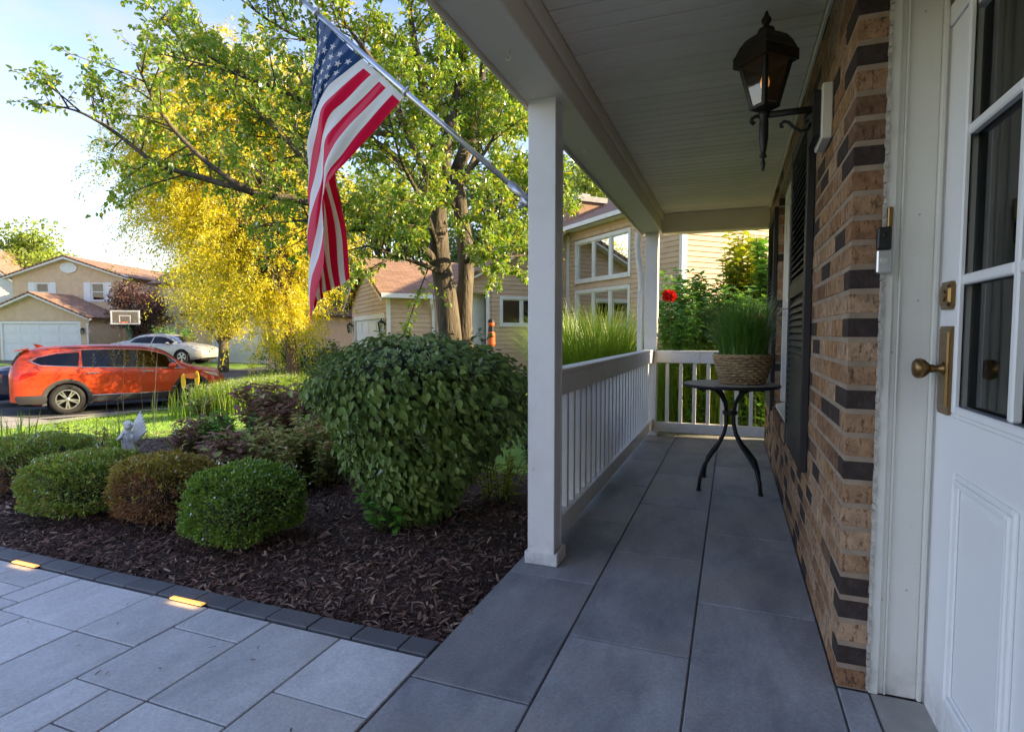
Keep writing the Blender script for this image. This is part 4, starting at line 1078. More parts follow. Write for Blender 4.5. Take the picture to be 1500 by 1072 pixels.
PEAR = {
'tA': [(-3.46, 6.64, -0.19), (-3.42, 6.71, 0.7), (-3.49, 6.73, 1.5), (-3.61, 6.73, 2.21), (-3.64, 6.75, 2.84), (-3.65, 6.78, 3.37)],
'tB': [(-3.25, 6.93, -0.23), (-3.32, 6.96, 0.68), (-3.38, 6.98, 1.32), (-3.36, 7.02, 2.06), (-3.43, 7.04, 2.7), (-3.51, 7.05, 3.34)],
'a': [(-3.54, 6.74, 1.94), (-3.78, 6.45, 2.31), (-4.02, 6.05, 2.47), (-4.36, 5.71, 2.61), (-4.75, 5.35, 2.7), (-5.03, 5.03, 2.73), (-5.45, 4.78, 3.05), (-5.79, 4.57, 3.5), (-5.94, 4.43, 3.94)],
'b': [(-5.03, 5.03, 2.73), (-5.53, 4.85, 2.88), (-5.94, 4.59, 3.02), (-6.27, 4.38, 3.32), (-6.52, 4.20, 3.50), (-6.74, 4.05, 3.56)],
'c': [(-3.64, 6.75, 2.84), (-4.18, 6.8, 3.43), (-4.91, 6.76, 3.96), (-5.69, 6.59, 4.37), (-6.5, 6.31, 4.8), (-7.13, 5.98, 5.18), (-7.49, 5.77, 5.59)],
'd': [(-3.65, 6.76, 2.92), (-3.84, 6.4, 3.62), (-4.06, 6.15, 4.3), (-4.33, 5.86, 4.78), (-4.51, 5.6, 5.22)],
'e': [(-4.06, 6.15, 4.3), (-4.55, 5.76, 4.54), (-4.94, 5.4, 4.67), (-5.29, 5.07, 4.95)],
'f': [(-4.02, 6.05, 2.47), (-4.16, 5.6, 2.36), (-4.39, 5.2, 2.40), (-4.64, 4.9, 2.34)],
'g': [(-3.65, 6.78, 3.37), (-3.77, 6.68, 4.22), (-3.87, 6.58, 4.96), (-3.96, 6.49, 5.85)],
'h': [(-3.57, 6.8, 3.19), (-3.53, 6.97, 4.03), (-3.44, 7.17, 4.89), (-3.42, 7.35, 5.87), (-3.35, 7.43, 6.8)],
'i': [(-3.51, 7.05, 3.34), (-3.34, 7.38, 4.24), (-3.29, 7.57, 5.23), (-3.11, 7.82, 6.44)],
'j': [(-3.51, 7.04, 3.16), (-3.16, 7.09, 3.49), (-2.87, 7.11, 3.91), (-2.6, 7.14, 4.4)],
'k': [(-3.39, 7.05, 2.61), (-3.18, 7.47, 2.95), (-2.84, 7.94, 3.11), (-2.46, 8.42, 3.39)],
'l': [(-3.51, 7.05, 3.34), (-3.35, 8.15, 4.51), (-2.98, 8.98, 5.29), (-2.53, 9.85, 6.15)],
'm': [(-3.61, 6.73, 2.21), (-3.45, 6.06, 2.68), (-3.37, 5.47, 2.99), (-3.29, 5.1, 3.35)],
'n': [(-3.52, 6.91, 2.86), (-4.19, 7.78, 3.9), (-5.07, 8.48, 4.98), (-5.91, 8.97, 5.98)],
'o': [(-3.52, 6.91, 2.86), (-3.71, 8.19, 3.96), (-3.85, 9.07, 5.24), (-4.34, 9.61, 6.59)],
'p': [(-3.36, 7.02, 2.06), (-3.01, 6.64, 2.34), (-2.77, 6.42, 2.46), (-2.56, 6.31, 2.50)],
'q': [(-3.54, 6.74, 1.94), (-3.54, 6.2, 1.99), (-3.73, 5.81, 2.08), (-3.87, 5.54, 2.14)],
'r': [(-4.36, 5.71, 2.61), (-4.7, 5.6, 3.1), (-5.1, 5.4, 3.6), (-5.5, 5.2, 4.0)],
's': [(-4.91, 6.76, 3.96), (-5.3, 6.2, 4.2), (-5.9, 5.6, 4.4), (-6.4, 5.2, 4.5)],
't': [(-3.84, 6.4, 3.62), (-4.5, 6.2, 3.7), (-5.1, 5.9, 3.6), (-5.7, 5.6, 3.6)],
'u': [(-3.36, 7.02, 2.06), (-3.2, 7.5, 2.2), (-2.9, 8.0, 2.3), (-2.6, 8.3, 2.4)],
}
RT = {'tA': .140, 'tB': .120, 'a': .075, 'c': .06, 'd': .06, 'g': .095, 'h': .085, 'i': .08, 'l': .065, 'n': .055, 'o': .06}
pt = thing('pear_tree', 'large leafy tree with twin trunks and long branches over the front bed', 'tree', (-3.38, 6.8, -.2))
rng = np.random.default_rng(5)
tk = MB(); br = MB(); tw = []; TB = MB()
for k, pts in PEAR.items():
    cp = catmull(pts, 4); r0 = RT.get(k, .04); m_ = len(cp)
    if k in ('tA', 'tB'):
        rad = [r0 * (1.25 - .55 * i / (m_ - 1)) + (.06 * max(0, 1 - i / 3.0)) for i in range(m_)]
        nn = 18
        s0 = tk.n; tk.tube(cp, rad, nn)
        for i in range(s0, tk.n):
            a = np.array(tk.v[i]); tk.v[i] = tuple(a + .010 * wob(a[None] * np.array([14, 14, 3.]), 31)[0])
        continue
    rad = [max(.008, r0 * (1 - .85 * i / (m_ - 1))) for i in range(m_)]
    br.tube(cp, rad, 8)
    low = k in 'abf'
    for sb in twigs_of(cp, r0, rng, .115, .84 if not low else .66, .2, 1.0, .22):
        br.tube(sb, [.011, .008, .004], 5, False)
        for tb in twigs_of(sb, .01, rng, .105, .36, .15, 1.0, .2):
            TB.tube(tb, [.004, .003, .0015], 4, False); tw.append((tb, 44 if k in 'ghijklopmnu' else (30 if k in 'cdest' else 20)))
tk.build('trunk', BARK, pt, True); br.build('branches', BARK, pt, True, kind='stuff'); TB.build('twigs', TWIG, pt, kind='stuff')
Cs = []; Ax = []
for tb, nl in tw:
    a, b, c = tb
    t = rng.uniform(.15, 1.05, nl)[:, None]
    p = a * (1 - t) ** 2 + 2 * b * t * (1 - t) + c * t * t
    Cs.append(p + rng.normal(size=p.shape) * .012); Ax.append(np.repeat((c - a)[None], nl, 0))
Cs = np.concatenate(Cs); Ax = unit(np.concatenate(Ax)); n = len(Cs)
D = unit(Ax * .5 + rdir(n) * .9 + np.array([0, 0, -.35])); N = unit(rdir(n) * .7 + np.array([0, 0, 1.]))
L = NR.uniform(.040, .068, n)
DIA = np.array([[0, 0, 0], [.35, -.5, 0], [.75, -.32, 0], [1, 0, 0], [.75, .32, 0], [.35, .5, 0]])
leaves('crown', L_PEAR, pt, Cs + D * .02, D, N, L, L * .66, .12, .15, DIA, ((0, 1, 2, 3), (0, 3, 4, 5)))
print('pear leaves', n)

def tree(name, label, base, th, tr, blobs, nleaf, ls, mat, seed, group=None, aspect=.6, clumps=60, sigma=.28, dir_down=.2, z0=None, skip=0.0):
    """trunk, limbs to leaf clumps, clumps of leaves inside the crown's blobs: (x, y, z, rx, ry, rz) relative to the base"""
    rg = np.random.default_rng(seed); zb = float(gz(base[0], base[1])) - .05 if z0 is None else z0
    t = thing(name, label, 'tree', (base[0], base[1], zb), group=group)
    b = np.array([base[0], base[1], zb])
    w = np.array([q[3] * q[4] * q[5] for q in blobs]) ** .67; w = w / w.sum()
    cen, siz = [], []
    for i in range(clumps):
        q = blobs[rg.choice(len(blobs), p=w)]
        d = unit(rg.normal(size=(1, 3)))[0]; r = rg.uniform(.35, 1.0) ** .5
        cen.append(b + np.array(q[:3]) + d * r * np.array(q[3:]) * .9); siz.append(sigma * min(q[3:]) * rg.uniform(.7, 1.3))
    cen = np.array(cen); siz = np.array(siz)
    T = MB(); top = b + np.array([rg.normal() * .1, rg.normal() * .1, th])
    T.tube(catmull([b, b + [tr * .3, 0, th * .5], top], 4), [tr * (1.25 - .6 * i / 8) for i in range(9)], 10)
    T.build('trunk', BARK, t, True)
    Bm = MB()
    for c_, s_ in zip(cen, siz):
        k = rg.uniform(.35, 1.0); p0 = b * (1 - k) + top * k
        Bm.tube(catmull([p0, p0 * .5 + c_ * .5 + [0, 0, .12 * np.linalg.norm(c_ - p0)], c_], 3), np.linspace(tr * .28, tr * .05, 7).tolist(), 5, False)
    Bm.build('branches', BARK, t, True, kind='stuff')
    ci = rg.choice(len(cen), nleaf, p=siz ** 2 / (siz ** 2).sum())
    off = rg.normal(size=(nleaf, 3)); off = unit(off) * (rg.uniform(0, 1, nleaf) ** .45)[:, None] * np.array([1.5, 1.5, 1.05])
    C = cen[ci] + off * siz[ci][:, None]
    D = unit(off * .6 + rg.normal(size=(nleaf, 3)) * .7 + [0, 0, -dir_down]); N = unit(rg.normal(size=(nleaf, 3)) * .7 + [0, 0, .9])
    L = ls * rg.uniform(.65, 1.25, nleaf)
    leaves('crown', mat, t, C, D, N, L, L * aspect)
    return t
# honey locust: arching sprays of small golden leaflets
lt = thing('honey_locust', 'golden yellow feathery tree beyond the lawn', 'tree', (-10.7, 11.9, -.75))
rg = np.random.default_rng(9)
def cd(r_, f_): return (r_ * .9336 - f_ * .3584, r_ * .3584 + f_ * .9336)
blobs = [(*cd(r_, f_), z_, a_, a_, b_) for r_, f_, z_, a_, b_ in ((-6.75, 15, 4.9, 1.8, 2.3), (-7.35, 14.7, 4.5, 1.2, 1.1), (-6.6, 15.2, 3.3, 1.2, 1.5), (-6.6, 15, 7.2, 1.6, 1.3), (-5.9, 15.2, 1.8, .8, 1.1), (-7.95, 14.8, 6.0, 1.2, 1.3), (-6.2, 15.4, 5.6, 1.0, 1.5), (-7.5, 15.2, 7.5, 1.3, 1.0), (-8.4, 14.9, 5.0, 1.1, 1.0), (-5.7, 15.3, 3.6, .9, 1.2))]
T = MB(); T.tube(catmull([(-10.7, 11.9, -.8), (-10.72, 11.9, .6), (-10.8, 11.8, 2.0), (-10.9, 11.7, 4.0)], 4), np.linspace(.17, .09, 13).tolist(), 12); T.build('trunk', M('locust_bark', (.13, .075, .05), .95, var=.35, scale=14, bump=1, bscale=30), lt, True)
Bm = MB(); Cs, Ds, Ns = [], [], []
w = np.array([q[3] ** 2 for q in blobs]); w /= w.sum()
for i in range(245):
    q = blobs[rg.choice(len(blobs), p=w)]; d = unit(rg.normal(size=(1, 3)))[0]; c_ = np.array(q[:3]) + d * np.array(q[3:]) * rg.uniform(.45, 1.0)
    s0 = np.array([-10.8, 11.8, rg.uniform(1.6, 3.9)])
    Bm.tube(catmull([s0, s0 * .5 + c_ * .5 + [0, 0, .35], c_], 3), np.linspace(.045, .010, 7).tolist(), 5, False)
    o_ = unit((c_ - np.array([-11.2, 11.5, 3.6]))[None])[0]
    for k in range(13):
        p = c_ + rg.normal(size=3) * np.array([.42, .42, .30]); v = unit((o_ * np.array([1, 1, .3]) + rg.normal(size=3) * .6)[None])[0]; ln = rg.uniform(.5, 1.05)
        m_ = 84; t = rg.uniform(0, 1, m_)[:, None]
        x_ = p + v * ln * t + np.array([0, 0, -.75]) * (ln * t * t) + rg.normal(size=(m_, 3)) * .045
        tang = unit(v * ln + np.array([0, 0, -1.5]) * ln * t); Cs.append(x_); Ds.append(unit(tang + rg.normal(size=(m_, 3)) * .7)); Ns.append(rg.normal(size=(m_, 3)) + [0, 0, .7])
Bm.build('branches', BARK, lt, True, kind='stuff')
C = np.concatenate(Cs); D = np.concatenate(Ds); N = unit(np.concatenate(Ns)); n = len(C)
leaves('crown', L_LOC, lt, C, D, N, NR.uniform(.055, .10, n), NR.uniform(.019, .032, n), .05)
print('locust leaves', n)
tree('street_tree', 'tall sunlit green tree rising behind the pale house at the far left', (-51.6, 28.4), 4, .3, [(0, 0, 6.5, 3.6, 3.6, 3.6), (1.4, -1.2, 5.0, 3.0, 3, 3), (-2, 1.5, 7.0, 2.6, 2.6, 2.8), (2.2, 1.4, 4.6, 2.2, 2.2, 2.4)], 20000, .30, L_GRN, 41, clumps=90)
tree('plum_tree', 'small reddish brown plum tree at the corner of the tan two storey house', (-30.4, 22.0), 1.8, .12, [(0, 0, 3.0, 1.35, 1.3, 1.3), (.3, .4, 2.3, 1.1, 1.1, .9)], 9000, .13, L_RED, 42, clumps=50)
tree('backyard_tree', 'tall green tree behind the neighbouring garage, left of the twin trunked tree', (-20.0, 31.0), 5, .3, [(0, 0, 7.5, 4.2, 4, 4.2), (2.5, 0, 5.5, 3, 3, 3)], 15000, .30, L_GRN, 43, group='trees behind the neighbouring house')
tree('backyard_tree', 'dark green tree behind the neighbouring roof, right of the twin trunked tree', (-12.0, 30.5), 5, .3, [(0, 0, 7.6, 3.8, 3.6, 3.8), (-1.2, 0, 5.6, 3, 3, 2.6)], 15000, .28, L_DRK, 44, group='trees behind the neighbouring house')
tree('backyard_tree', 'yellow green tree above the chimney of the neighbouring house', (-8.2, 34), 5, .3, [(0, 0, 8.6, 3.8, 3.6, 3.6), (1.4, 0, 6.6, 3.2, 3, 3)], 15000, .28, L_GRN, 45, group='trees behind the neighbouring house')
tree('street_tree', 'dark green tree on the far side of the street behind the golden tree', (-27.5, 31), 4, .3, [(0, 0, 6.2, 3.6, 3.6, 3.6), (1.6, 0, 4.2, 3, 3, 2.6)], 14000, .28, L_DRK, 46)
tree('young_tree', 'low dense green tree below the golden tree, left of the neighbouring garage', (-12.6, 15.0), 1.0, .1, [(0, 0, 1.3, 1.0, 1.0, 1.1), (-1.0, -.4, 1.0, .9, .9, .9), (.5, .2, .8, .8, .8, .8)], 13000, .085, L_DRK, 47, clumps=50)
tree('golden_tree', 'second golden tree on the far side of the street, half hidden behind the feathery one', (-21.6, 19.6), 3, .2, [(0, 0, 4.6, 2.5, 2.5, 3.0), (.6, .3, 2.8, 1.9, 1.9, 1.5)], 30000, .11, L_LOC, 48, aspect=.4, clumps=90)
# far hedge of trees closing the horizon
n = 26000
a = NR.uniform(math.radians(60), math.radians(175), n); r = NR.uniform(62, 74, n)
hgt = 6.0 + 2.6 * wob(np.stack([np.cos(a) * 14, np.sin(a) * 14, 0 * a], 1), 51)
C = np.stack([r * np.cos(a), r * np.sin(a), -.4 + hgt * NR.uniform(0, 1, n) ** .7], 1)
link_mesh('far_woods', *scatter(QUAD, ((0, 1, 2, 3),), C, rdir(n), rdir(n), NR.uniform(.6, 1.1, n), NR.uniform(.4, .7, n)), L_DRK, kind='stuff')

# ---------------------------------------------------------------- garden at the porch end and beyond the railing
def lush(label, c, n, r, h, z0, grp='tall ornamental grasses'):
    t = thing('ornamental_grass', label, 'grass', (c[0], c[1], z0), group=grp)
    B = disc(n, c, r, z=z0); hd = np.arctan2(B[:, 1] - c[1], B[:, 0] - c[0]) + NR.normal(0, 1.1, n)
    hh = h * NR.uniform(.45, 1.12, n); V, F = blades(B, hd, hh, NR.uniform(.007, .014, n), hh * NR.uniform(.10, .75, n), 5)
    link_mesh('blade', V, F, G_TALL, t, kind='stuff'); return t
lush('large clump of tall bright green grass beyond the long railing', (-1.95, 8.5), 6500, .55, 1.75, -.15)
lush('tall grass clump left of the far corner porch post, farther back', (-2.55, 9.9), 4000, .6, 1.75, -.2)
lush('tall arching grass clump just behind the short end railing', (-.50, 7.65), 3200, .42, 1.35, -.15)
lush('tall arching grass clump behind the basket, beside the brick wall', (.25, 7.6), 3000, .40, 1.35, -.15)
stem_plant('rose_of_sharon', 'tall upright leafy shrub in front of the sunlit siding, centre of the porch end', 'shrub', (.10, 8.3), .22, 26, 2.45, .115, .8, L_LIME, 34, z0=-.15, thick=.008, hv=.14)
stem_plant('rose_of_sharon', 'tall leafy shrub half hidden by the brick wall at the porch end', 'shrub', (.56, 7.9), .36, 48, 2.15, .115, .8, L_PERN, 30, z0=-.15, thick=.008, hv=.18)
stem_plant('leafy_shrub', 'broad leaved green shrub under the red flower head', 'shrub', (-.50, 8.3), .5, 170, 1.75, .10, .65, L_PERN, 22, z0=-.15)
stem_plant('leafy_shrub', 'broad leaved green shrub right of the tall upright shrub', 'shrub', (.42, 8.6), .55, 190, 1.8, .105, .65, L_LIME, 22, z0=-.15)
stem_plant('leafy_shrub', 'mid green leafy shrub pressed against the short end railing, left of the basket', 'shrub', (-.35, 7.35), .40, 120, 1.45, .085, .6, L_PERN, 20, z0=-.15)
stem_plant('leafy_shrub', 'mid green leafy shrub right behind the basket', 'shrub', (.18, 7.25), .36, 120, 1.5, .085, .6, L_PERN, 20, z0=-.15)
stem_plant('leafy_shrub', 'dark green low shrub under the tall grass beyond the long railing', 'shrub', (-1.75, 7.2), .45, 60, .70, .07, .55, L_PERN, 12, z0=-.1)
REDF = leafM('red_petal', (.45, .012, .018), (.62, .03, .03), None, .25, gloss=.004)
REDM = M('red_flower_centre', (.40, .012, .015), .8)
def bloom(name, label, c, r, n, base):
    t = thing(name, label, 'flower', base)
    MB().tube([base, (base[0], base[1], c[2] * .6), c], .006, 6).build('stem', STEM, t)
    d = rdir(n); MB().ball(c, (r * .8, r * .8, r * .6), 10, 8).build('flower_centre', REDM, t); leaves('petal', REDF, t, np.array(c) + d * np.array([r, r, r * .8]) * NR.uniform(.4, 1, (n, 1)), d, rdir(n), r * .75, r * .6)
bloom('red_flower', 'big round red flower head beside the far corner porch post', (-.70, 7.0, 1.60), .062, 160, (-.68, 7.05, -.15))
bloom('red_flower', 'small red flower above the grass in the basket', (.26, 6.95, 1.34), .03, 50, (.26, 7.0, -.15))
PLUME = leafM('grass_plume', (.38, .36, .22), (.52, .48, .34), None, .4)
pl_ = thing('fountain_grass', 'fountain grass with pale arching bottlebrush plumes behind the basket', 'grass', (-.10, 7.3, -.15))
tufts('blade', G_TALL, pl_, disc(500, (-.10, 7.3), .2, z=-.15), 1.25, .007, .45, .2, seg=4)
Cs, Ds = [], []
for i in range(7):
    x0 = -.25 + .07 * i; s_ = -1 if i < 5 else 1; h0 = 1.30 + R.uniform(-.04, .10)
    for k in range(170):
        t = k / 170; Cs.append((x0 + s_ * .16 * t + R.gauss(0, .008), 7.3 + R.gauss(0, .008), h0 + .10 * math.sin(2.6 * t) - .06 * t + R.gauss(0, .008))); Ds.append((R.gauss(0, 1), R.gauss(0, 1), R.gauss(0, 1)))
leaves('plume', PLUME, pl_, np.array(Cs), np.array(Ds), rdir(len(Cs)), .030, .004)
# grass in the basket
B = disc(1900, (BX, BY), .165, z=.965); hd = np.arctan2(B[:, 1] - BY, B[:, 0] - BX) + NR.normal(0, .7, 1900)
gt = thing('potted_grass', 'fine green grass growing in the woven basket', 'grass', (BX, BY, .96))
tufts('blade', G_POT, gt, B, .37, .0042, .19, .45, hd, seg=5)
sb = MB(); sb.lathe([(.18, .955), (.17, .972), (.001, .976)], (BX, BY, 0), 24); sb.build('soil', MULM, gt)

# ---------------------------------------------------------------- flower bed by the street
fb = thing('flower_bed', 'mixed bed of tall green leaves and white daisies beside the orange car', 'flower bed', (-9.9, 9.4, -.6))
n = 9000
B = on_ground(np.stack([NR.normal(-9.75, .55, n), NR.normal(9.6, .36, n), np.zeros(n)], 1))
rot_ = math.radians(25)
q_ = B - [-9.9, 9.5, 0]; B[:, 0] = -9.9 + q_[:, 0] * math.cos(rot_) * 1.0 - q_[:, 1] * math.sin(rot_); B[:, 1] = 9.5 + q_[:, 0] * math.sin(rot_) + q_[:, 1] * math.cos(rot_)
tufts('blade', G_TALL, fb, B, .62, .016, .16, .35, seg=3)
DAISY = leafM('daisy_petal', (.75, .75, .68), (.85, .85, .78), (.85, .7, .2), .2)
m_ = 420; P_ = B[NR.choice(n, m_)] + np.stack([np.zeros(m_), np.zeros(m_), NR.uniform(.48, .72, m_)], 1)
Cs = np.repeat(P_, 5, 0); aa = NR.uniform(0, 6.28, len(Cs)); Dd = np.stack([np.cos(aa), np.sin(aa), NR.normal(.1, .2, len(Cs))], 1)
leaves('daisy', DAISY, fb, Cs, Dd, np.tile([0, 0, 1.], (len(Cs), 1)) + rdir(len(Cs)) * .3, .036, .022)
HOST = leafM('hosta_leaf', (.10, .15, .03), (.17, .20, .05), (.30, .30, .12), .35)
stem_plant('hosta', 'variegated hosta clump at the front of the flower bed', 'plant', (-10.2, 8.75), .36, 40, .34, .20, .32, HOST, 3, droop=.1)
YEL = M('yellow_enamel', (.80, .50, .02), .4, var=.05); ORG = M('orange_enamel', (.75, .17, .02), .4, var=.05)
gs = thing('garden_spinner', 'yellow and orange petal garden spinner in the daisy bed', 'garden spinner', (-11.1, 9.25, -.7))
MB().tube([(-11.1, 9.25, -.7), (-11.1, 9.25, .10)], .008, 6).build('stake', BLACK, gs)
for k, (dx_, dz_, m__) in enumerate(((-.20, .0, YEL), (.10, .06, YEL), (-.02, .12, ORG))):
    q = MB(); q.prism([(0.05 * math.cos(a) + dx_, .17 * math.sin(a) + dz_) for a in [2 * math.pi * i / 16 for i in range(16)]] if m__ is YEL else [(.15 * math.cos(a) + dx_, .06 * math.sin(a) + dz_) for a in [2 * math.pi * i / 16 for i in range(16)]],
            lambda a, b: (-11.1 + a * .93, 9.25 + a * .36 - .01, .10 + b), lambda a, b: (-11.1 + a * .93 - .006, 9.25 + a * .36 + .006, .10 + b)); q.build('petal', m__, gs)

# ---------------------------------------------------------------- flag pole and flag
PT0, PT1 = Vector((-.985, 2.75, 1.838)), Vector((-2.335, 2.75, 3.055))
fp = thing('flag_pole', 'brushed metal flag pole slanting up from the foreground post', 'flag pole', (-.948, 2.75, 1.80))
MB().tube([PT0, PT0.lerp(PT1, .5), PT1], .0145, 16).build('pole', STEEL, fp, True)
ux = (PT1 - PT0).normalized()
q = MB(); q.prism([(2.715, 1.74), (2.715, 1.87), (2.785, 1.87), (2.785, 1.74)], lambda a, b: (-.948, a, b), lambda a, b: (-.957, a, b))
q.tube([PT0 - ux * .03, PT0 + ux * .11], .021, 16); q.tube([(-.955, 2.75, 1.80), (-.975, 2.75, 1.81), PT0 + ux * .02], .020, 10)
q.tube([PT0 + ux * .02 + Vector((0, -.0, -.02)), PT0 + ux * .02 + Vector((-.005, 0, -.05))], .011, 8); q.ball(tuple(PT0 + ux * .015 + Vector((-.012, 0, -.045))), .017, 10, 8)
q.build('bracket', M('cast_aluminium', (.50, .51, .55), .4, .8, var=.1, scale=30), fp, True)
for f_ in (.505, .935):
    p = PT0.lerp(PT1, f_); q = MB(); q.tube([p - ux * .012, p + ux * .012], .021, 16); q.tube([p + Vector((.01, 0, -.018)), p + Vector((.012, 0, -.042)), p + Vector((.0, 0, -.05)), p + Vector((-.008, 0, -.04))], .004, 6)
    q.ball(tuple(p + Vector((.012, 0, .022))), .009, 8, 6); q.build('clip_ring', STEEL, fp, True)
q = MB(); q.ball(tuple(PT1 + ux * .018), .024, 14, 10); q.build('finial', STEEL, fp, True)
FLAG = [
(0.0, [(-2.251, 2.75, 2.969), (-2.246, 2.746, 2.843), (-2.255, 2.748, 2.722), (-2.265, 2.758, 2.604), (-2.269, 2.785, 2.491), (-2.256, 2.802, 2.371), (-2.223, 2.806, 2.245), (-2.189, 2.809, 2.119), (-2.157, 2.805, 1.99), (-2.126, 2.801, 1.861), (-2.1, 2.793, 1.732), (-2.078, 2.781, 1.602), (-2.056, 2.77, 1.474)]),
(0.15, [(-2.163, 2.75, 2.881), (-2.21, 2.735, 2.771), (-2.25, 2.733, 2.661), (-2.281, 2.748, 2.552), (-2.304, 2.782, 2.445), (-2.309, 2.804, 2.329), (-2.292, 2.812, 2.205), (-2.274, 2.82, 2.081), (-2.246, 2.82, 1.954), (-2.218, 2.82, 1.827), (-2.191, 2.814, 1.699), (-2.165, 2.802, 1.57), (-2.139, 2.79, 1.443)]),
(0.3, [(-2.076, 2.75, 2.798), (-2.153, 2.728, 2.71), (-2.22, 2.727, 2.616), (-2.275, 2.741, 2.515), (-2.31, 2.77, 2.409), (-2.33, 2.792, 2.296), (-2.33, 2.807, 2.176), (-2.328, 2.821, 2.054), (-2.311, 2.824, 1.929), (-2.295, 2.828, 1.803), (-2.274, 2.824, 1.675), (-2.25, 2.812, 1.546), (-2.225, 2.8, 1.418)]),
(0.42, [(-2.013, 2.75, 2.735), (-2.094, 2.721, 2.655), (-2.177, 2.71, 2.572), (-2.238, 2.723, 2.476), (-2.294, 2.739, 2.374), (-2.333, 2.782, 2.271), (-2.343, 2.796, 2.153), (-2.353, 2.81, 2.033), (-2.347, 2.816, 1.909), (-2.341, 2.822, 1.784), (-2.326, 2.821, 1.658), (-2.303, 2.813, 1.53), (-2.279, 2.805, 1.404)]),
(0.54, [(-1.946, 2.75, 2.676), (-2.038, 2.721, 2.606), (-2.138, 2.7, 2.541), (-2.22, 2.72, 2.458), (-2.278, 2.734, 2.355), (-2.332, 2.753, 2.25), (-2.353, 2.787, 2.138), (-2.361, 2.803, 2.017), (-2.365, 2.813, 1.893), (-2.365, 2.818, 1.766), (-2.353, 2.817, 1.638), (-2.331, 2.811, 1.509), (-2.31, 2.805, 1.38)]),
(0.65, [(-1.88, 2.75, 2.618), (-1.966, 2.723, 2.545), (-2.054, 2.702, 2.472), (-2.144, 2.687, 2.398), (-2.199, 2.711, 2.301), (-2.247, 2.722, 2.196), (-2.296, 2.733, 2.088), (-2.337, 2.755, 1.979), (-2.346, 2.785, 1.864), (-2.335, 2.797, 1.743), (-2.321, 2.804, 1.62), (-2.298, 2.802, 1.495), (-2.276, 2.8, 1.371)]),
(0.77, [(-1.81, 2.75, 2.556), (-1.892, 2.727, 2.481), (-1.975, 2.704, 2.406), (-2.056, 2.69, 2.326), (-2.139, 2.676, 2.245), (-2.181, 2.7, 2.145), (-2.19, 2.7, 2.029), (-2.242, 2.711, 1.924), (-2.294, 2.722, 1.815), (-2.338, 2.742, 1.705), (-2.34, 2.769, 1.588), (-2.32, 2.777, 1.467), (-2.299, 2.785, 1.346)]),
(0.88, [(-1.746, 2.75, 2.495), (-1.825, 2.73, 2.416), (-1.904, 2.711, 2.336), (-1.984, 2.692, 2.255), (-2.064, 2.674, 2.172), (-2.135, 2.666, 2.084), (-2.172, 2.69, 1.977), (-2.175, 2.687, 1.859), (-2.198, 2.689, 1.744), (-2.249, 2.7, 1.634), (-2.302, 2.711, 1.52), (-2.321, 2.729, 1.402), (-2.321, 2.75, 1.281)]),
(1.0, [(-1.679, 2.75, 2.431), (-1.761, 2.732, 2.351), (-1.844, 2.715, 2.269), (-1.929, 2.698, 2.188), (-2.016, 2.682, 2.106), (-2.096, 2.662, 2.017), (-2.142, 2.655, 1.911), (-2.164, 2.674, 1.796), (-2.163, 2.67, 1.673), (-2.163, 2.666, 1.551), (-2.197, 2.673, 1.432), (-2.246, 2.684, 1.313), (-2.296, 2.695, 1.192)])]
us_ = np.array([f[0] for f in FLAG]); net = np.array([f[1] for f in FLAG])
def cr(P_, t):
    """Catmull-Rom through the rows of P_ at index t"""
    n_ = len(P_); i = int(min(max(math.floor(t), 0), n_ - 2)); f = t - i
    a = P_[i - 1] if i > 0 else 2 * P_[0] - P_[1]; b = P_[i]; c = P_[i + 1]; d = P_[i + 2] if i + 2 < n_ else 2 * P_[-1] - P_[-2]
    return .5 * (2 * b + (c - a) * f + (2 * a - 5 * b + 4 * c - d) * f * f + (3 * b - a - 3 * c + d) * f ** 3)
def flagP(u, v):
    k = float(np.interp(u, us_, np.arange(len(us_))))
    p = cr(np.array([cr(net[:, j], k) for j in range(13)]), v * 12)
    a = min(1, v * 5)
    return p + np.array([.006 * math.sin(v * 17 + u * 9) * a, (.007 * math.sin(u * 26 + v * 5) + .004 * math.sin(u * 60 - v * 11)) * (.3 + .7 * a), .003 * math.sin(v * 31) * a])
FRED = leafM('flag_red', (.72, .012, .06), (.72, .012, .06), None, .14, .7, .006); FWHI = leafM('flag_white', (.86, .86, .88), (.86, .86, .88), None, .22, .7, .006); FBLU = leafM('flag_blue', (.026, .068, .20), (.026, .068, .20), None, .2, .7, .01)
ft = thing('flag', 'red, white and blue stars and stripes flag hanging from the slanted pole', 'flag', (-2.1, 2.75, 2.3))
NU, NV = 78, 80
G = np.array([[flagP(i / NU, j / NV) for j in range(NV + 1)] for i in range(NU + 1)])
idx = np.arange((NU + 1) * (NV + 1)).reshape(NU + 1, NV + 1)
F = np.stack([idx[:-1, :-1].ravel(), idx[1:, :-1].ravel(), idx[1:, 1:].ravel(), idx[:-1, 1:].ravel()], 1)
ii, jj = np.divmod(np.arange(NU * NV), NV); strp = (ii * 13) // NU; cant = (strp < 7) & (jj < NV * .4)
mi = np.where(cant, 2, np.where(strp % 2 == 0, 0, 1)); hem = (jj < 2); mi = np.where(hem & (strp >= 7), 1, mi)
link_mesh('cloth', G.reshape(-1, 3), F, [FRED, FWHI, FBLU], ft, True, midx=mi)
SV, SF = [], []
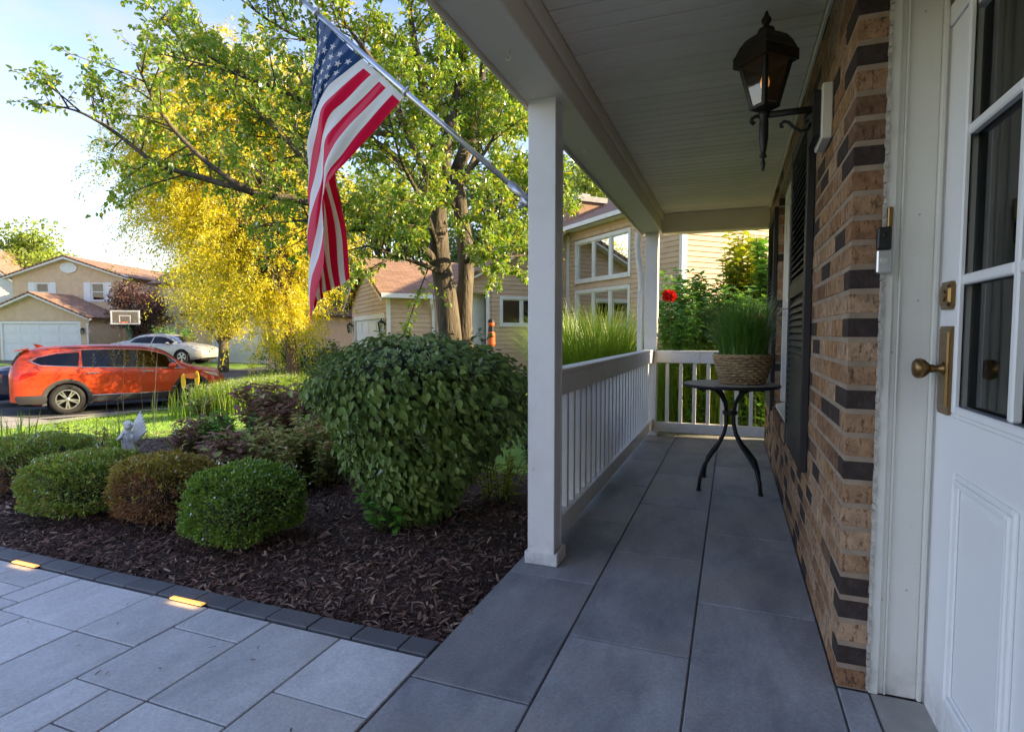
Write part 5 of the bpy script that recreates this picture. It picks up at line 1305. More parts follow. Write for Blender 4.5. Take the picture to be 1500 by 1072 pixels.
for row in range(9):
    for c_ in range(6 if row % 2 == 0 else 5):
        u0 = (row + 1) * .054; v0 = (.0317 * (2 * c_ + (1 if row % 2 == 0 else 2))) * 1.02 + .012
        for sg in (-1, 1):
            k0 = len(SV)
            du = np.array(flagP(u0 + .01, v0)) - flagP(u0 - .01, v0); dv = np.array(flagP(u0, v0 + .008)) - flagP(u0, v0 - .008); nn_ = unit(np.cross(du, dv)[None])[0] * sg * .0016
            SV.append(tuple(np.array(flagP(u0, v0)) + nn_ * 1.3))
            for q in range(10):
                a = q * math.pi / 5; rr_ = .0315 if q % 2 == 0 else .0125
                SV.append(tuple(np.array(flagP(u0 - rr_ * math.cos(a), v0 + rr_ * .56 * math.sin(a))) + nn_))
            for q in range(10): SF.append((k0, k0 + 1 + q, k0 + 1 + (q + 1) % 10) if sg < 0 else (k0, k0 + 1 + (q + 1) % 10, k0 + 1 + q))
link_mesh('star', SV, SF, FWHI, ft, kind='stuff')
# ---------------------------------------------------------------- street, gutter, driveways
ASPH = M('asphalt', (.050, .050, .053), .9, c2=(.075, .073, .072), var=.2, scale=6, bump=.5, bscale=200)
def strip(name, poly, mat, dz, thick=.12, sub=1.0):
    """paving that follows the ground: outline in plan, laid dz above it"""
    me = MB(); top = [(x, y, float(gz(x, y)) + dz) for x, y in poly]; bot = [(x, y, z - thick) for x, y, z in top]; n_ = len(poly)
    me.add(top + bot, [tuple(range(n_)), tuple(range(n_, 2 * n_))[::-1]] + [(n_ + i, n_ + (i + 1) % n_, (i + 1) % n_, i) for i in range(n_)])
    return props(me.build(name, mat), kind='structure')
def ribbon(name, line0, line1, mat, dz, n=60):
    V, F = [], []
    for i in range(n + 1):
        t = i / n
        for k in range(9):
            s_ = k / 8; x = (line0[0][0] * (1 - t) + line0[1][0] * t) * (1 - s_) + (line1[0][0] * (1 - t) + line1[1][0] * t) * s_
            y = (line0[0][1] * (1 - t) + line0[1][1] * t) * (1 - s_) + (line1[0][1] * (1 - t) + line1[1][1] * t) * s_
            V.append((x, y, float(gz(x, y)) + dz))
    for i in range(n):
        for k in range(8): a = i * 9 + k; F.append((a, a + 1, a + 10, a + 9))
    return props(link_mesh(name, V, F, mat), kind='structure')
ribbon('street', [(-14.75, -40), (-13.6, 60)], [(-22.5, -40), (-21.5, 60)], ASPH, .012)
ribbon('gutter', [(-14.45, -40), (-13.3, 60)], [(-14.95, -40), (-13.8, 60)], CONC, .016)
ribbon('driveway_apron', [(-14.3, -6), (-14.2, 8.3)], [(-17.6, -6), (-17.3, 8.3)], CONC, .022, 20)
ribbon('house_driveway', [(-21.4, 14.6), (-38.5, 19.0)], [(-21.2, 20.6), (-33.0, 22.2)], ASPH, .02, 30)
ribbon('house_driveway', [(-21.4, 22.6), (-30.0, 27.5)], [(-21.2, 28), (-26.0, 31)], ASPH, .024, 30)

_d = Vector((math.cos(math.radians(62)), math.sin(math.radians(62)))); _r = Vector((_d.y, -_d.x)); _c = Vector((-15.10, 9.08))
ribbon('parking_pad', [tuple(_c - _d * 2.6 + _r * .40), tuple(_c + _d * 5.2 + _r * .40)], [tuple(_c - _d * 2.6 - _r * 7.5), tuple(_c + _d * 5.2 - _r * 7.5)], ASPH, .020, 20)
ribbon('pad_kerb', [tuple(_c - _d * 2.6 + _r * .62), tuple(_c + _d * 5.2 + _r * .62)], [tuple(_c - _d * 2.6 + _r * .401), tuple(_c + _d * 5.2 + _r * .401)], CONC, .028, 20)

# ---------------------------------------------------------------- houses
SIDE = M('tan_siding', (.53, .375, .245), .7, c2=(.57, .41, .27), var=.06, scale=3, rnd='obj', rv=.03, bump=.1, bscale=40)
SIDE2 = M('beige_siding', (.60, .43, .27), .7, c2=(.64, .465, .295), var=.06, scale=3)
SIDE3 = M('pale_siding', (.66, .64, .60), .7, var=.05, scale=3)
TRIMW = M('house_trim', (.72, .71, .69), .5, var=.06, scale=4)
GDOOR = M('garage_door_paint', (.70, .70, .70), .5, var=.05, scale=3)
DARKW = M('dark_interior', (.03, .03, .032), .8)
t_ = NT('roof_shingles'); br_ = t_.N('ShaderNodeTexBrick'); br_.inputs['Scale'].default_value = 1.0
br_.inputs['Brick Width'].default_value = .30; br_.inputs['Row Height'].default_value = .13; br_.inputs['Mortar Size'].default_value = .006
br_.inputs['Color1'].default_value = (.25, .15, .105, 1); br_.inputs['Color2'].default_value = (.35, .22, .155, 1); br_.inputs['Mortar'].default_value = (.14, .085, .06, 1); br_.inputs['Bias'].default_value = -.1
t_.L(t_.n.new('ShaderNodeUVMap').outputs[0], br_.inputs['Vector'])
n_ = t_.noise(t_.coord('pos'), 1.6, 5); n2_ = t_.noise(t_.coord('pos'), 40, 3)
c_ = t_.mix(1, br_.outputs['Color'], t_.math('ADD', t_.math('MULTIPLY', n_, .5), .75), 'MULTIPLY'); c_ = t_.mix(1, c_, t_.math('ADD', t_.math('MULTIPLY', n2_, .5), .75), 'MULTIPLY')
t_.bsdf(c_, .95, 0, t_.bump(br_.outputs['Fac'], -.6, .02), .2); SHING = t_.m
def roof_slab(name, parent, pts, thick=.10, mat=None):
    """one roof plane: 4 corners, eave first; UV in metres so that shingle rows follow the eave"""
    p = [Vector(q) for q in pts]; nrm = (p[1] - p[0]).cross(p[3] - p[0]).normalized()
    if nrm.z < 0: nrm = -nrm
    q = MB(); n_ = len(p); q.add([tuple(a) for a in p] + [tuple(a - nrm * thick) for a in p], [tuple(range(n_)), tuple(range(n_, 2 * n_))[::-1]] + [(n_ + i, n_ + (i + 1) % n_, (i + 1) % n_, i) for i in range(n_)])
    o = q.build(name, mat or SHING, parent, local=True)
    uv = o.data.uv_layers.new(name='UVMap'); e = (p[1] - p[0]).normalized(); f = nrm.cross(e)
    for lp in o.data.loops:
        d = Vector(o.data.vertices[lp.vertex_index].co) - p[0]; uv.data[lp.index].uv = (d.dot(e), d.dot(f))
    return o
def siding(parent, poly, place, holes, mat, expo=.127, each=True, out=.024, dark=True):
    """lap siding: polygon (a, z) of the wall, place(a, z, d) gives the point d metres in front of it"""
    zs = [p[1] for p in poly]; z = min(zs); rows = []
    base = MB()
    while z < max(zs) - .01:
        z1 = min(z + expo, max(zs)); zm = (z + z1) / 2
        xsn = []
        for (a0, b0), (a1, b1) in zip(poly, poly[1:] + poly[:1]):
            if (b0 - zm) * (b1 - zm) < 0: xsn.append(a0 + (zm - b0) / (b1 - b0) * (a1 - a0))
        xsn.sort()
        for i in range(0, len(xsn) - 1, 2):
            spans = [(xsn[i], xsn[i + 1])]
            for h in holes:
                if h[2] < zm < h[3]:
                    spans = [s for a, b in spans for s in ((a, min(b, h[0])), (max(a, h[1]), b)) if s[1] - s[0] > .02]
            for a, b in spans: rows.append((a, b, z, z1))
        z += expo
    q = MB()
    for a, b, z0, z1 in rows:
        if each: q = MB()
        v = [place(a, z0, out), place(b, z0, out), place(b, z1, .002), place(a, z1, .002), place(a, z0, 0), place(b, z0, 0)]
        q.add(v, [(0, 1, 2, 3), (4, 5, 1, 0)])
        if each: q.build('siding_board', mat, parent, local=True)
    if not each: q.build('siding', mat, parent, local=True, kind='stuff')
def wbox(parent, place, a0, a1, z0, z1, d0, d1, name, mat, c=0.0):
    q = MB(); pts = [place(a0, z0, d0), place(a1, z0, d0), place(a1, z1, d0), place(a0, z1, d0), place(a0, z0, d1), place(a1, z0, d1), place(a1, z1, d1), place(a0, z1, d1)]
    q.add(pts, [(0, 3, 2, 1), (4, 5, 6, 7), (0, 1, 5, 4), (1, 2, 6, 5), (2, 3, 7, 6), (3, 0, 4, 7)])
    return q.build(name, mat, parent, local=True)
def shell(q, place, a0, a1, z0, z1, holes, d0=-.02, d1=-.18):
    """wall slab with rectangular openings (a0, a1, z0, z1)"""
    zs = sorted({z0, z1, *[h[2] for h in holes], *[h[3] for h in holes]})
    for b0, b1 in zip(zs, zs[1:]):
        zm = (b0 + b1) / 2; sp = [(a0, a1)]
        for h in holes:
            if h[2] < zm < h[3]: sp = [t for a, b in sp for t in ((a, min(b, h[0])), (max(a, h[1]), b)) if t[1] - t[0] > .005]
        for a, b in sp:
            pts = [place(a, b0, d0), place(b, b0, d0), place(b, b1, d0), place(a, b1, d0), place(a, b0, d1), place(b, b0, d1), place(b, b1, d1), place(a, b1, d1)]
            q.add(pts, [(0, 3, 2, 1), (4, 5, 6, 7), (0, 1, 5, 4), (1, 2, 6, 5), (2, 3, 7, 6), (3, 0, 4, 7)])
def win_unit(parent, place, a0, a1, z0, z1, nl, fw=.10, ms=.055, glass=None, slide=False):
    q = MB()
    def bx(x0, x1, y0, y1, d0, d1):
        pts = [place(x0, y0, d0), place(x1, y0, d0), place(x1, y1, d0), place(x0, y1, d0), place(x0, y0, d1), place(x1, y0, d1), place(x1, y1, d1), place(x0, y1, d1)]
        q.add(pts, [(0, 3, 2, 1), (4, 5, 6, 7), (0, 1, 5, 4), (1, 2, 6, 5), (2, 3, 7, 6), (3, 0, 4, 7)])
    bx(a0 - fw, a0, z0 - fw, z1 + fw, -.05, .035); bx(a1, a1 + fw, z0 - fw, z1 + fw, -.05, .035); bx(a0, a1, z1, z1 + fw, -.05, .035); bx(a0, a1, z0 - fw, z0, -.05, .045)
    for i in range(1, nl):
        m_ = a0 + (a1 - a0) * i / nl; bx(m_ - ms, m_ + ms, z0, z1, -.05, .012)
    for i in range(nl):
        x0 = a0 + (a1 - a0) * i / nl + (ms if i else 0); x1 = a0 + (a1 - a0) * (i + 1) / nl - (ms if i < nl - 1 else 0)
        bx(x0, x0 + .035, z0, z1, -.05, -.01); bx(x1 - .035, x1, z0, z1, -.05, -.01); bx(x0 + .035, x1 - .035, z0, z0 + .035, -.05, -.01); bx(x0 + .035, x1 - .035, z1 - .035, z1, -.05, -.01)
    w_ = q.build('window', TRIMW, parent, local=True)
    for i in range(nl):
        x0 = a0 + (a1 - a0) * i / nl; x1 = a0 + (a1 - a0) * (i + 1) / nl
        g_ = MB(); g_.quad(place(x0 + .01, z0, -.03), place(x1 - .01, z0, -.03), place(x1 - .01, z1, -.03), place(x0 + .01, z1, -.03)); g_.build('pane', glass or HGLASS, w_, local=True)
    return w_
HGLASS = glassM('house_glass', (.25, .27, .28), .01)

# the neighbouring house, turned 45 degrees: local x runs away to the right, y away to the left
NZ = -.45
NH = thing('neighbour_house', 'tan sided neighbouring house with attached garage and tall white windows', 'house', (-1.134, 14.081, 0), math.radians(46.5))
T_, GX, GY = 5.15, -5.755, 5.0
# body shell (walls with thickness behind the siding)
px = lambda a, z, d: (-d, a, z)                       # window face, x = 0
py0 = lambda a, z, d: (a, -d, z)                      # sunlit face, y = 0
pyT = lambda a, z, d: (a, T_ - d, z)
pg = lambda a, z, d: (GX - d, a, z)
ps_ = lambda a, z, d: (a, GY - d, z)
q = MB()
shell(q, px, .02, T_, NZ, 4.35, [(1.98, 4.66, 2.68, 3.93), (1.98, 4.66, .62, 2.43)])
q.box(.2, 7.2, .02, .2, NZ, 4.35); q.box(7.0, 7.2, .2, 12, NZ, 4.35)
q.prism([(.02, 4.35), (3.6, 6.1), (7.2, 4.35)], lambda a, b: (a, .02, b), lambda a, b: (a, .20, b))
shell(q, pyT, -2.72, .2, NZ, 3.05, [(-2.34, -.93, 1.39, 2.23)]); q.prism([(-2.72, 3.05), (.2, 3.05), (.2, 4.52)], lambda a, b: (a, T_ + .02, b), lambda a, b: (a, T_ + .18, b))
q.prism([(-4.35, 2.31), (-2.721, 2.31), (-2.721, 3.05)], lambda a, b: (a, T_ + .02, b), lambda a, b: (a, T_ + .18, b))
q.box(GX + .02, -4.35, GY + .02, GY + .18, NZ, 2.25)
shell(q, pg, GY + .19, 10.4, NZ, 2.2, [(GY + .40, 9.93, NZ, 1.66)])
q.prism([(GY + .02, 2.201), (10.4, 2.201), (7.72, 3.40)], lambda a, b: (GX + .02, a, b), lambda a, b: (GX + .18, a, b))
q.build('wall', SIDE, NH, local=True)
HW_ = [(1.93, 4.72, 2.62, 3.98), (1.93, 4.72, .55, 2.50)]
siding(NH, [(.06, NZ), (T_, NZ), (T_, 4.33), (.06, 4.33)], px, [(1.96, 4.68, 2.66, 3.95), (1.96, 4.68, .60, 2.45)], SIDE)
siding(NH, [(.06, NZ), (7.2, NZ), (7.2, 4.3), (3.6, 6.0), (.06, 4.3)], py0, [], SIDE)
siding(NH, [(-2.72, NZ), (-.01, NZ), (-.01, 4.40), (-2.72, 3.05)], pyT, [(-2.36, -.90, 1.36, 2.28)], SIDE)
siding(NH, [(-4.33, 2.35), (-2.72, 2.35), (-2.72, 3.05), (-4.33, 2.36)], pyT, [], SIDE)
siding(NH, [(GX + .05, NZ), (-4.40, NZ), (-4.40, 2.22), (GX + .05, 2.22)], ps_, [], SIDE)
siding(NH, [(GY + .05, 1.72), (10.35, 1.72), (10.35, 2.2), (7.72, 3.40), (GY + .05, 2.22)], pg, [], SIDE)
siding(NH, [(GY + .05, NZ), (GY + .35, NZ), (GY + .35, 1.72), (GY + .05, 1.72)], pg, [], SIDE)
siding(NH, [(9.95, NZ), (10.35, NZ), (10.35, 1.72), (9.95, 1.72)], pg, [], SIDE)
win_unit(NH, px, 2.04, 4.60, 2.76, 3.85, 3); win_unit(NH, px, 2.04, 4.60, .70, 2.36, 3)
win_unit(NH, pyT, -2.29, -.98, 1.44, 2.18, 2, .09, .03)
q = MB(); q.box(.4, 6.8, .4, 11, NZ, 0.0); q.box(3.2, 3.4, .4, 11, 0, 4.3); q.box(-4.1, -.1, 7.5, 7.7, NZ, 2.3); q.build('interior', DARKW, NH, local=True)
# trim: corner boards, rakes, gutters
def one(name, mat, *bx_):
    for e in bx_: MB().box(*e).build(name, mat, NH, local=True)
MB().box(-.045, -.001, -.045, .058, NZ, 4.33).box(-.001, .10, -.045, -.001, NZ, 4.33).build('corner_board', TRIMW, NH, local=True)
MB().box(GX - .04, GX - .001, GY - .04, GY + .05, NZ, 2.22).box(GX - .001, GX + .06, GY - .04, GY - .001, NZ, 2.22).build('corner_board', TRIMW, NH, local=True)
one('corner_board', TRIMW, (-2.82, -2.72, T_ - .05, T_, NZ, 2.42), (-4.36, -4.26, T_ - .05, T_, NZ, 2.30))
MB().prism([(-4.6, 2.10), (.02, 4.36), (.02, 4.52), (-4.6, 2.26)], lambda a, b: (a, T_ - .34, b), lambda a, b: (a, T_ - .31, b)).build('rake_board', TRIMW, NH, local=True)
MB().prism([(-4.6, 2.10), (.02, 4.36), (.02, 4.38), (-4.6, 2.12)], lambda a, b: (a, T_ - .31, b), lambda a, b: (a, T_ + .02, b)).build('soffit', TRIMW, NH, local=True)
MB().prism([(GY - .30, 2.16), (7.72, 3.42), (10.7, 2.08), (10.7, 1.94), (7.72, 3.27), (GY - .30, 2.02)], lambda a, b: (GX - .26, a, b), lambda a, b: (GX - .23, a, b)).build('rake_board', TRIMW, NH, local=True)
MB().prism([(-.35, 4.26), (3.6, 6.16), (7.5, 4.26), (7.5, 4.10), (3.6, 6.0), (-.35, 4.10)], lambda a, b: (a, -.32, b), lambda a, b: (a, -.29, b)).build('rake_board', TRIMW, NH, local=True)
one('gutter', TRIMW, (-.42, -.30, -.3, T_ - .32, 4.26, 4.38), (GX - .25, -4.6, GY - .36, GY - .26, 2.10, 2.22))
one('soffit', TRIMW, (-.30, -.002, -.3, T_ - .3, 4.255, 4.275), (GX - .25, -4.4, GY - .26, GY - .002, 2.10, 2.12))
MB().tube([(-4.62, GY - .30, 2.12), (-4.62, GY - .28, 1.98), (-4.52, GY - .10, 1.84), (-4.50, GY - .06, 1.6), (-4.50, GY - .06, NZ)], .045, 8).build('downspout', TRIMW, NH, local=True)
one('downspout', TRIMW, (-.09, -.015, T_ - .10, T_ - .03, NZ, 4.2))
roof_slab('roof', NH, [(-.42, -.35, 4.33), (-.42, 12, 4.33), (3.6, 12, 6.25), (3.6, -.35, 6.25)])
roof_slab('roof', NH, [(7.6, -.35, 4.33), (7.6, 12, 4.33), (3.6, 12, 6.25), (3.6, -.35, 6.25)])
roof_slab('roof', NH, [(-4.75, T_ - .36, 2.20), (-4.75, 13, 2.20), (.3, 13, 4.67), (.3, T_ - .36, 4.67)])
roof_slab('roof', NH, [(GX - .28, GY - .36, 2.20), (-4.62, GY - .36, 2.20), (-2.0, 7.72, 3.50), (GX - .28, 7.72, 3.50)])
roof_slab('roof', NH, [(GX - .28, 10.75, 2.10), (-1.5, 10.75, 2.10), (-1.5, 7.72, 3.50), (GX - .28, 7.72, 3.50)])
# garage door, entry door, lamps, chimney
def garage_door(parent, place, a0, a1, z0, z1, rows=4, colsn=4, name='garage_door'):
    q = MB()
    def bx(x0, x1, y0, y1, d0, d1):
        pts = [place(x0, y0, d0), place(x1, y0, d0), place(x1, y1, d0), place(x0, y1, d0), place(x0, y0, d1), place(x1, y0, d1), place(x1, y1, d1), place(x0, y1, d1)]
        q.add(pts, [(0, 3, 2, 1), (4, 5, 6, 7), (0, 1, 5, 4), (1, 2, 6, 5), (2, 3, 7, 6), (3, 0, 4, 7)])
    rh = (z1 - z0) / rows; cw = (a1 - a0) / colsn
    bx(a0, a1, z0, z1, -.10, -.065)
    for i in range(rows):
        bx(a0, a1, z0 + i * rh + .008, z0 + (i + 1) * rh - .004, -.064, -.05)
        for j in range(colsn): bx(a0 + j * cw + .09, a0 + (j + 1) * cw - .09, z0 + i * rh + .09, z0 + (i + 1) * rh - .08, -.0495, -.036)
    g_ = q.build(name, GDOOR, parent, local=True)
    q = MB()
    bx(a0 - .12, a0 - .001, z0, z1 + .14, -.1, .02); bx(a1 + .001, a1 + .12, z0, z1 + .14, -.1, .02); bx(a0, a1, z1 + .001, z1 + .14, -.1, .02)
    q.build('door_trim', TRIMW, parent, local=True); return g_
garage_door(NH, pg, GY + .48, 9.85, NZ, 1.58)
wbox(NH, pyT, -4.30, -2.70, NZ, 2.40, -.40, -.36, 'entry_wall', TRIMW)
wbox(NH, pyT, -4.0, -3.15, NZ + .1, 2.05, -.36, -.33, 'entry_door', TRIMW)
wbox(NH, pyT, -3.85, -3.40, .6, 1.9, -.3295, -.32, 'entry_door_glass', DARKW)
q = MB(); q.box(1.1, 2.1, 6.3, 7.2, 4.0, 5.62); q.build('chimney', M('chimney_brick', (.30, .18, .11), .9, var=.25, scale=20), NH, local=True)
MB().box(1.0, 2.2, 6.2, 7.3, 5.621, 5.80).box(1.4, 1.75, 6.6, 6.9, 5.801, 5.98).build('chimney_cap', CONC, NH, local=True)
def wall_lamp(parent, place, a, z, s=1.0):
    q = MB(); L_ = lambda pts: [place(a + p[0] * s, z + p[2] * s, p[1] * s) for p in pts]
    q.add(L_([(-.05, 0, -.12), (.05, 0, -.12), (.05, 0, .22), (-.05, 0, .22), (-.05, .02, -.12), (.05, .02, -.12), (.05, .02, .22), (-.05, .02, .22)]), [(0, 3, 2, 1), (4, 5, 6, 7), (0, 1, 5, 4), (1, 2, 6, 5), (2, 3, 7, 6), (3, 0, 4, 7)])
    def rg_(r, zz): return L_([(r * math.cos(k * math.pi / 3), .14 + r * math.sin(k * math.pi / 3), zz) for k in range(6)])
    loft(q, [rg_(.11, .08), rg_(.09, .12), rg_(.02, .17), rg_(.01, .21)]); loft(q, [rg_(.06, -.18), rg_(.065, -.155)])
    for k in range(6):
        p, r = L_([(.06 * math.cos(k * math.pi / 3), .14 + .06 * math.sin(k * math.pi / 3), -.16), (.095 * math.cos(k * math.pi / 3), .14 + .095 * math.sin(k * math.pi / 3), .08)]); q.tube([p, r], .008 * s, 4)
    q.tube(L_([(0, .02, .0), (0, .08, .22), (0, .14, .2)]), .01 * s, 5)
    w_ = q.build('wall_lamp', BLACK, parent, local=True)
    g_ = MB(); loft(g_, [rg_(.055, -.155), rg_(.09, .078)]); g_.build('lamp_glass', LG, w_, local=True)
wall_lamp(NH, pg, GY + .20, 1.35, 1.0); wall_lamp(NH, pg, 10.15, 1.35, 1.0); wall_lamp(NH, pyT, -.22, 1.7, 1.0)

# tan two storey house across the street
def camdir(u, d):   # direction helper for far houses: u metres to the right, d metres ahead of the porch corner view
    a_ = math.radians(21); return (u * math.cos(a_) - d * math.sin(a_), u * math.sin(a_) + d * math.cos(a_))
bx0 = camdir(-27.4, 33.0)
FH = thing('two_storey_house', 'tan two storey house with white garage door and white shutters across the street', 'house', (bx0[0], bx0[1], -.35), math.radians(21))
fy = lambda a, z, d: (a, -d, z); fu = lambda a, z, d: (a, 3.0 - d, z)
q = MB(); shell(q, fy, -3.1, 3.0, -.3, 2.45, [(-1.95, 2.62, -.3, 2.14)]); q.prism([(-3.1, 2.45), (0, 3.70), (3.0, 2.45)], lambda a, b: (a, .02, b), lambda a, b: (a, 3.0, b)); q.box(2.84, 3.0, .19, 3.0, -.3, 2.45); q.box(-3.1, -2.94, .19, 3.0, -.3, 2.45)
shell(q, fu, -3.75, 3.15, -.3, 5.05, [(-2.30, -1.50, 3.52, 4.62), (1.16, 1.96, 3.52, 4.62)]); q.prism([(-3.75, 5.05), (-.3, 6.17), (3.15, 5.05)], lambda a, b: (a, 3.02, b), lambda a, b: (a, 12, b))
q.box(2.99, 3.15, 3.2, 12, -.3, 5.05); q.box(-3.75, -3.59, 3.2, 12, -.3, 5.05); q.box(3.16, 6.5, 3.4, 11, -.3, 2.5)
q.build('wall', SIDE2, FH, local=True)
MB().box(-3.5, 2.9, 6, 6.1, -.3, 5.0).build('interior', DARKW, FH, local=True)
siding(FH, [(-3.1, -.3), (3.0, -.3), (3.0, 2.45), (0, 3.70), (-3.1, 2.45)], fy, [(-2.0, 2.66, -.3, 2.18)], SIDE2, .15, False, .026)
siding(FH, [(-3.75, 2.0), (3.15, 2.0), (3.15, 5.05), (-.3, 6.17), (-3.75, 5.05)], fu, [(-2.28, -1.52, 3.54, 4.6), (1.18, 1.94, 3.54, 4.6)], SIDE2, .15, False, .026)
siding(FH, [(3.16, -.3), (6.5, -.3), (6.5, 2.5), (3.16, 2.5)], lambda a, z, d: (a, 3.4 - d, z), [], SIDE2, .15, False, .026)
garage_door(FH, fy, -1.87, 2.53, -.3, 2.05, 4, 4)
for a_ in (-1.90, 1.56):
    win_unit(FH, fu, a_ - .36, a_ + .36, 3.56, 4.58, 1, .07, .03)
    wbox(FH, fu, a_ - .36, a_ + .36, 4.045, 4.095, -.03, .0, 'meeting_rail', TRIMW)
    for s_ in (-1, 1):
        x0, x1 = (a_ - .86, a_ - .45) if s_ < 0 else (a_ + .45, a_ + .86)
        sh_ = wbox(FH, fu, x0, x1, 3.46, 4.68, .015, .045, 'shutter', TRIMW)
q = MB(); M3 = Matrix.Rotation(math.pi / 2, 3, 'X')
q.lathe([(.52, 0), (.52, .05), (.42, .055), (.42, .03), (.001, .03)], (0, 0, 0), 32, M3); s0 = 0
for i in range(q.n): v = q.v[i]; q.v[i] = (v[0] - .18, v[1] + 2.97, v[2] * .62 + 5.56)
for k in range(5): q.box(-.55, .19, 2.93, 2.94, 5.37 + k * .08, 5.41 + k * .08)
q.build('gable_vent', TRIMW, FH, local=True)
q = MB()
q.prism([(-3.4, 2.44), (0, 3.86), (3.3, 2.44), (3.3, 2.26), (0, 3.66), (-3.4, 2.26)], lambda a, b: (a, -.34, b), lambda a, b: (a, -.02, b))
q.prism([(-4.15, 5.02), (-.3, 6.30), (3.55, 5.02), (3.55, 4.84), (-.3, 6.10), (-4.15, 4.84)], lambda a, b: (a, 2.66, b), lambda a, b: (a, 2.98, b))
q.box(3.16, 6.9, 3.0, 3.14, 2.40, 2.52); q.tube([(3.25, -.15, 2.3), (3.08, -.06, 2.1), (3.08, -.06, -.3)], .05, 8)
q.build('rake_board', TRIMW, FH, local=True)
roof_slab('roof', FH, [(-3.45, -.36, 2.42), (-3.45, 3.0, 2.42), (0, 3.0, 3.88), (0, -.36, 3.88)]); roof_slab('roof', FH, [(3.35, -.36, 2.42), (3.35, 3.0, 2.42), (0, 3.0, 3.88), (0, -.36, 3.88)])
roof_slab('roof', FH, [(-4.2, 2.64, 5.0), (-4.2, 12.3, 5.0), (-.3, 12.3, 6.33), (-.3, 2.64, 6.33)]); roof_slab('roof', FH, [(3.6, 2.64, 5.0), (3.6, 12.3, 5.0), (-.3, 12.3, 6.33), (-.3, 2.64, 6.33)])
roof_slab('roof', FH, [(3.2, 3.0, 2.48), (6.9, 3.0, 2.48), (6.9, 6.0, 3.7), (3.2, 6.0, 3.7)])
roof_slab('roof', FH, [(3.6, 7.0, 4.95), (8.6, 7.0, 4.95), (8.6, 10.0, 5.9), (1.0, 10.0, 5.9)])
MB().box(3.16, 8.2, 7.3, 12, -.3, 4.9).build('rear_wing', SIDE2, FH, local=True)
wall_lamp(FH, fy, 2.80, 1.62, 1.0)
# pale house at the far left
b2 = camdir(-36.2, 38.0)
PH = thing('pale_house', 'pale sunlit house whose roof edge shows at the far left', 'house', (b2[0], b2[1], -.3), math.radians(21 + 20))
q = MB(); q.box(-4, 4, .02, 10, -.3, 3.9); q.prism([(-4, 3.9), (0, 7.4), (4, 3.9)], lambda a, b: (a, .02, b), lambda a, b: (a, 10, b)); q.build('wall', SIDE3, PH, local=True)
siding(PH, [(-4, -.3), (4, -.3), (4, 3.9), (0, 7.4), (-4, 3.9)], fy, [], SIDE3, .17, False, .026)
MB().prism([(-4.3, 3.75), (0, 7.6), (4.3, 3.75), (4.3, 3.55), (0, 7.36), (-4.3, 3.55)], lambda a, b: (a, -.32, b), lambda a, b: (a, -.02, b)).build('rake_board', TRIMW, PH, local=True)
roof_slab('roof', PH, [(-4.4, -.34, 3.68), (-4.4, 10.3, 3.68), (0, 10.3, 7.62), (0, -.34, 7.62)]); roof_slab('roof', PH, [(4.4, -.34, 3.68), (4.4, 10.3, 3.68), (0, 10.3, 7.62), (0, -.34, 7.62)])
# house behind the golden tree
b3 = camdir(-14.6, 31.0)
BH_ = thing('house_behind_tree', 'house with white garage door mostly hidden by the golden tree', 'house', (b3[0], b3[1], -.35), math.radians(21 - 12))
q = MB(); shell(q, fy, -3.2, 3.2, -.3, 2.7, [(-1.78, 1.58, -.3, 2.08)]); q.box(-3.2, -3.0, .2, 8, -.3, 2.7); q.box(3.0, 3.2, .2, 8, -.3, 2.7); q.prism([(-3.2, 2.7), (0, 4.3), (3.2, 2.7)], lambda a, b: (a, .02, b), lambda a, b: (a, 8, b)); q.box(-6.6, -3.2, 1.5, 8, -.3, 4.4); q.build('wall', SIDE2, BH_, local=True)
garage_door(BH_, fy, -1.7, 1.5, -.3, 2.0, 4, 4)
win_unit(BH_, lambda a, z, d: (a, 1.5 - d, z), -5.4, -4.2, .9, 2.1, 2)
roof_slab('roof', BH_, [(-3.6, -.3, 2.55), (-3.6, 8, 2.55), (0, 8, 4.45), (0, -.3, 4.45)]); roof_slab('roof', BH_, [(3.6, -.3, 2.55), (3.6, 8, 2.55), (0, 8, 4.45), (0, -.3, 4.45)])
roof_slab('roof', BH_, [(-7.0, 1.1, 4.4), (-2.9, 1.1, 4.4), (-2.9, 4.8, 6.2), (-7.0, 4.8, 6.2)])
stem_plant('boxy_shrub', 'green foundation shrub beside the house behind the golden tree', 'shrub', camdir(-17.4, 29.5), 1.0, 60, 1.6, .2, .5, L_PERN, 10)

# basketball hoop
h0 = camdir(-19.9, 29.6); hz_ = float(gz(*h0))
hp = thing('basketball_hoop', 'basketball hoop with white framed clear backboard in front of the tan two storey house', 'basketball hoop', (h0[0], h0[1], hz_), math.radians(21 + 8))
MB().tube([(0, .3, 0), (0, .3, 1.6), (0, .08, 2.1)], .07, 10).box(-.4, .4, .0, .8, .0, .18).build('pole', M('hoop_green', (.03, .09, .06), .5), hp, local=True)
q = MB(); z0, z1, wv = 2.0, 2.72, .69
q.box(-wv, wv, -.03, .03, z1 - .07, z1); q.box(-wv, wv, -.03, .03, z0, z0 + .07); q.box(-wv, -wv + .07, -.03, .03, z0 + .07, z1 - .07); q.box(wv - .07, wv, -.03, .03, z0 + .07, z1 - .07)
q.box(-.28, .28, -.04, -.0301, z0 + .42, z0 + .47); q.box(-.28, -.23, -.04, -.0301, z0 + .08, z0 + .42); q.box(.23, .28, -.04, -.0301, z0 + .08, z0 + .42)
q.build('backboard_frame', TRIMW, hp, local=True)
MB().box(-wv + .07, wv - .07, -.01, .01, z0 + .07, z1 - .07).build('backboard', glassM('clear_board', (.85, .88, .88), .05), hp, local=True)
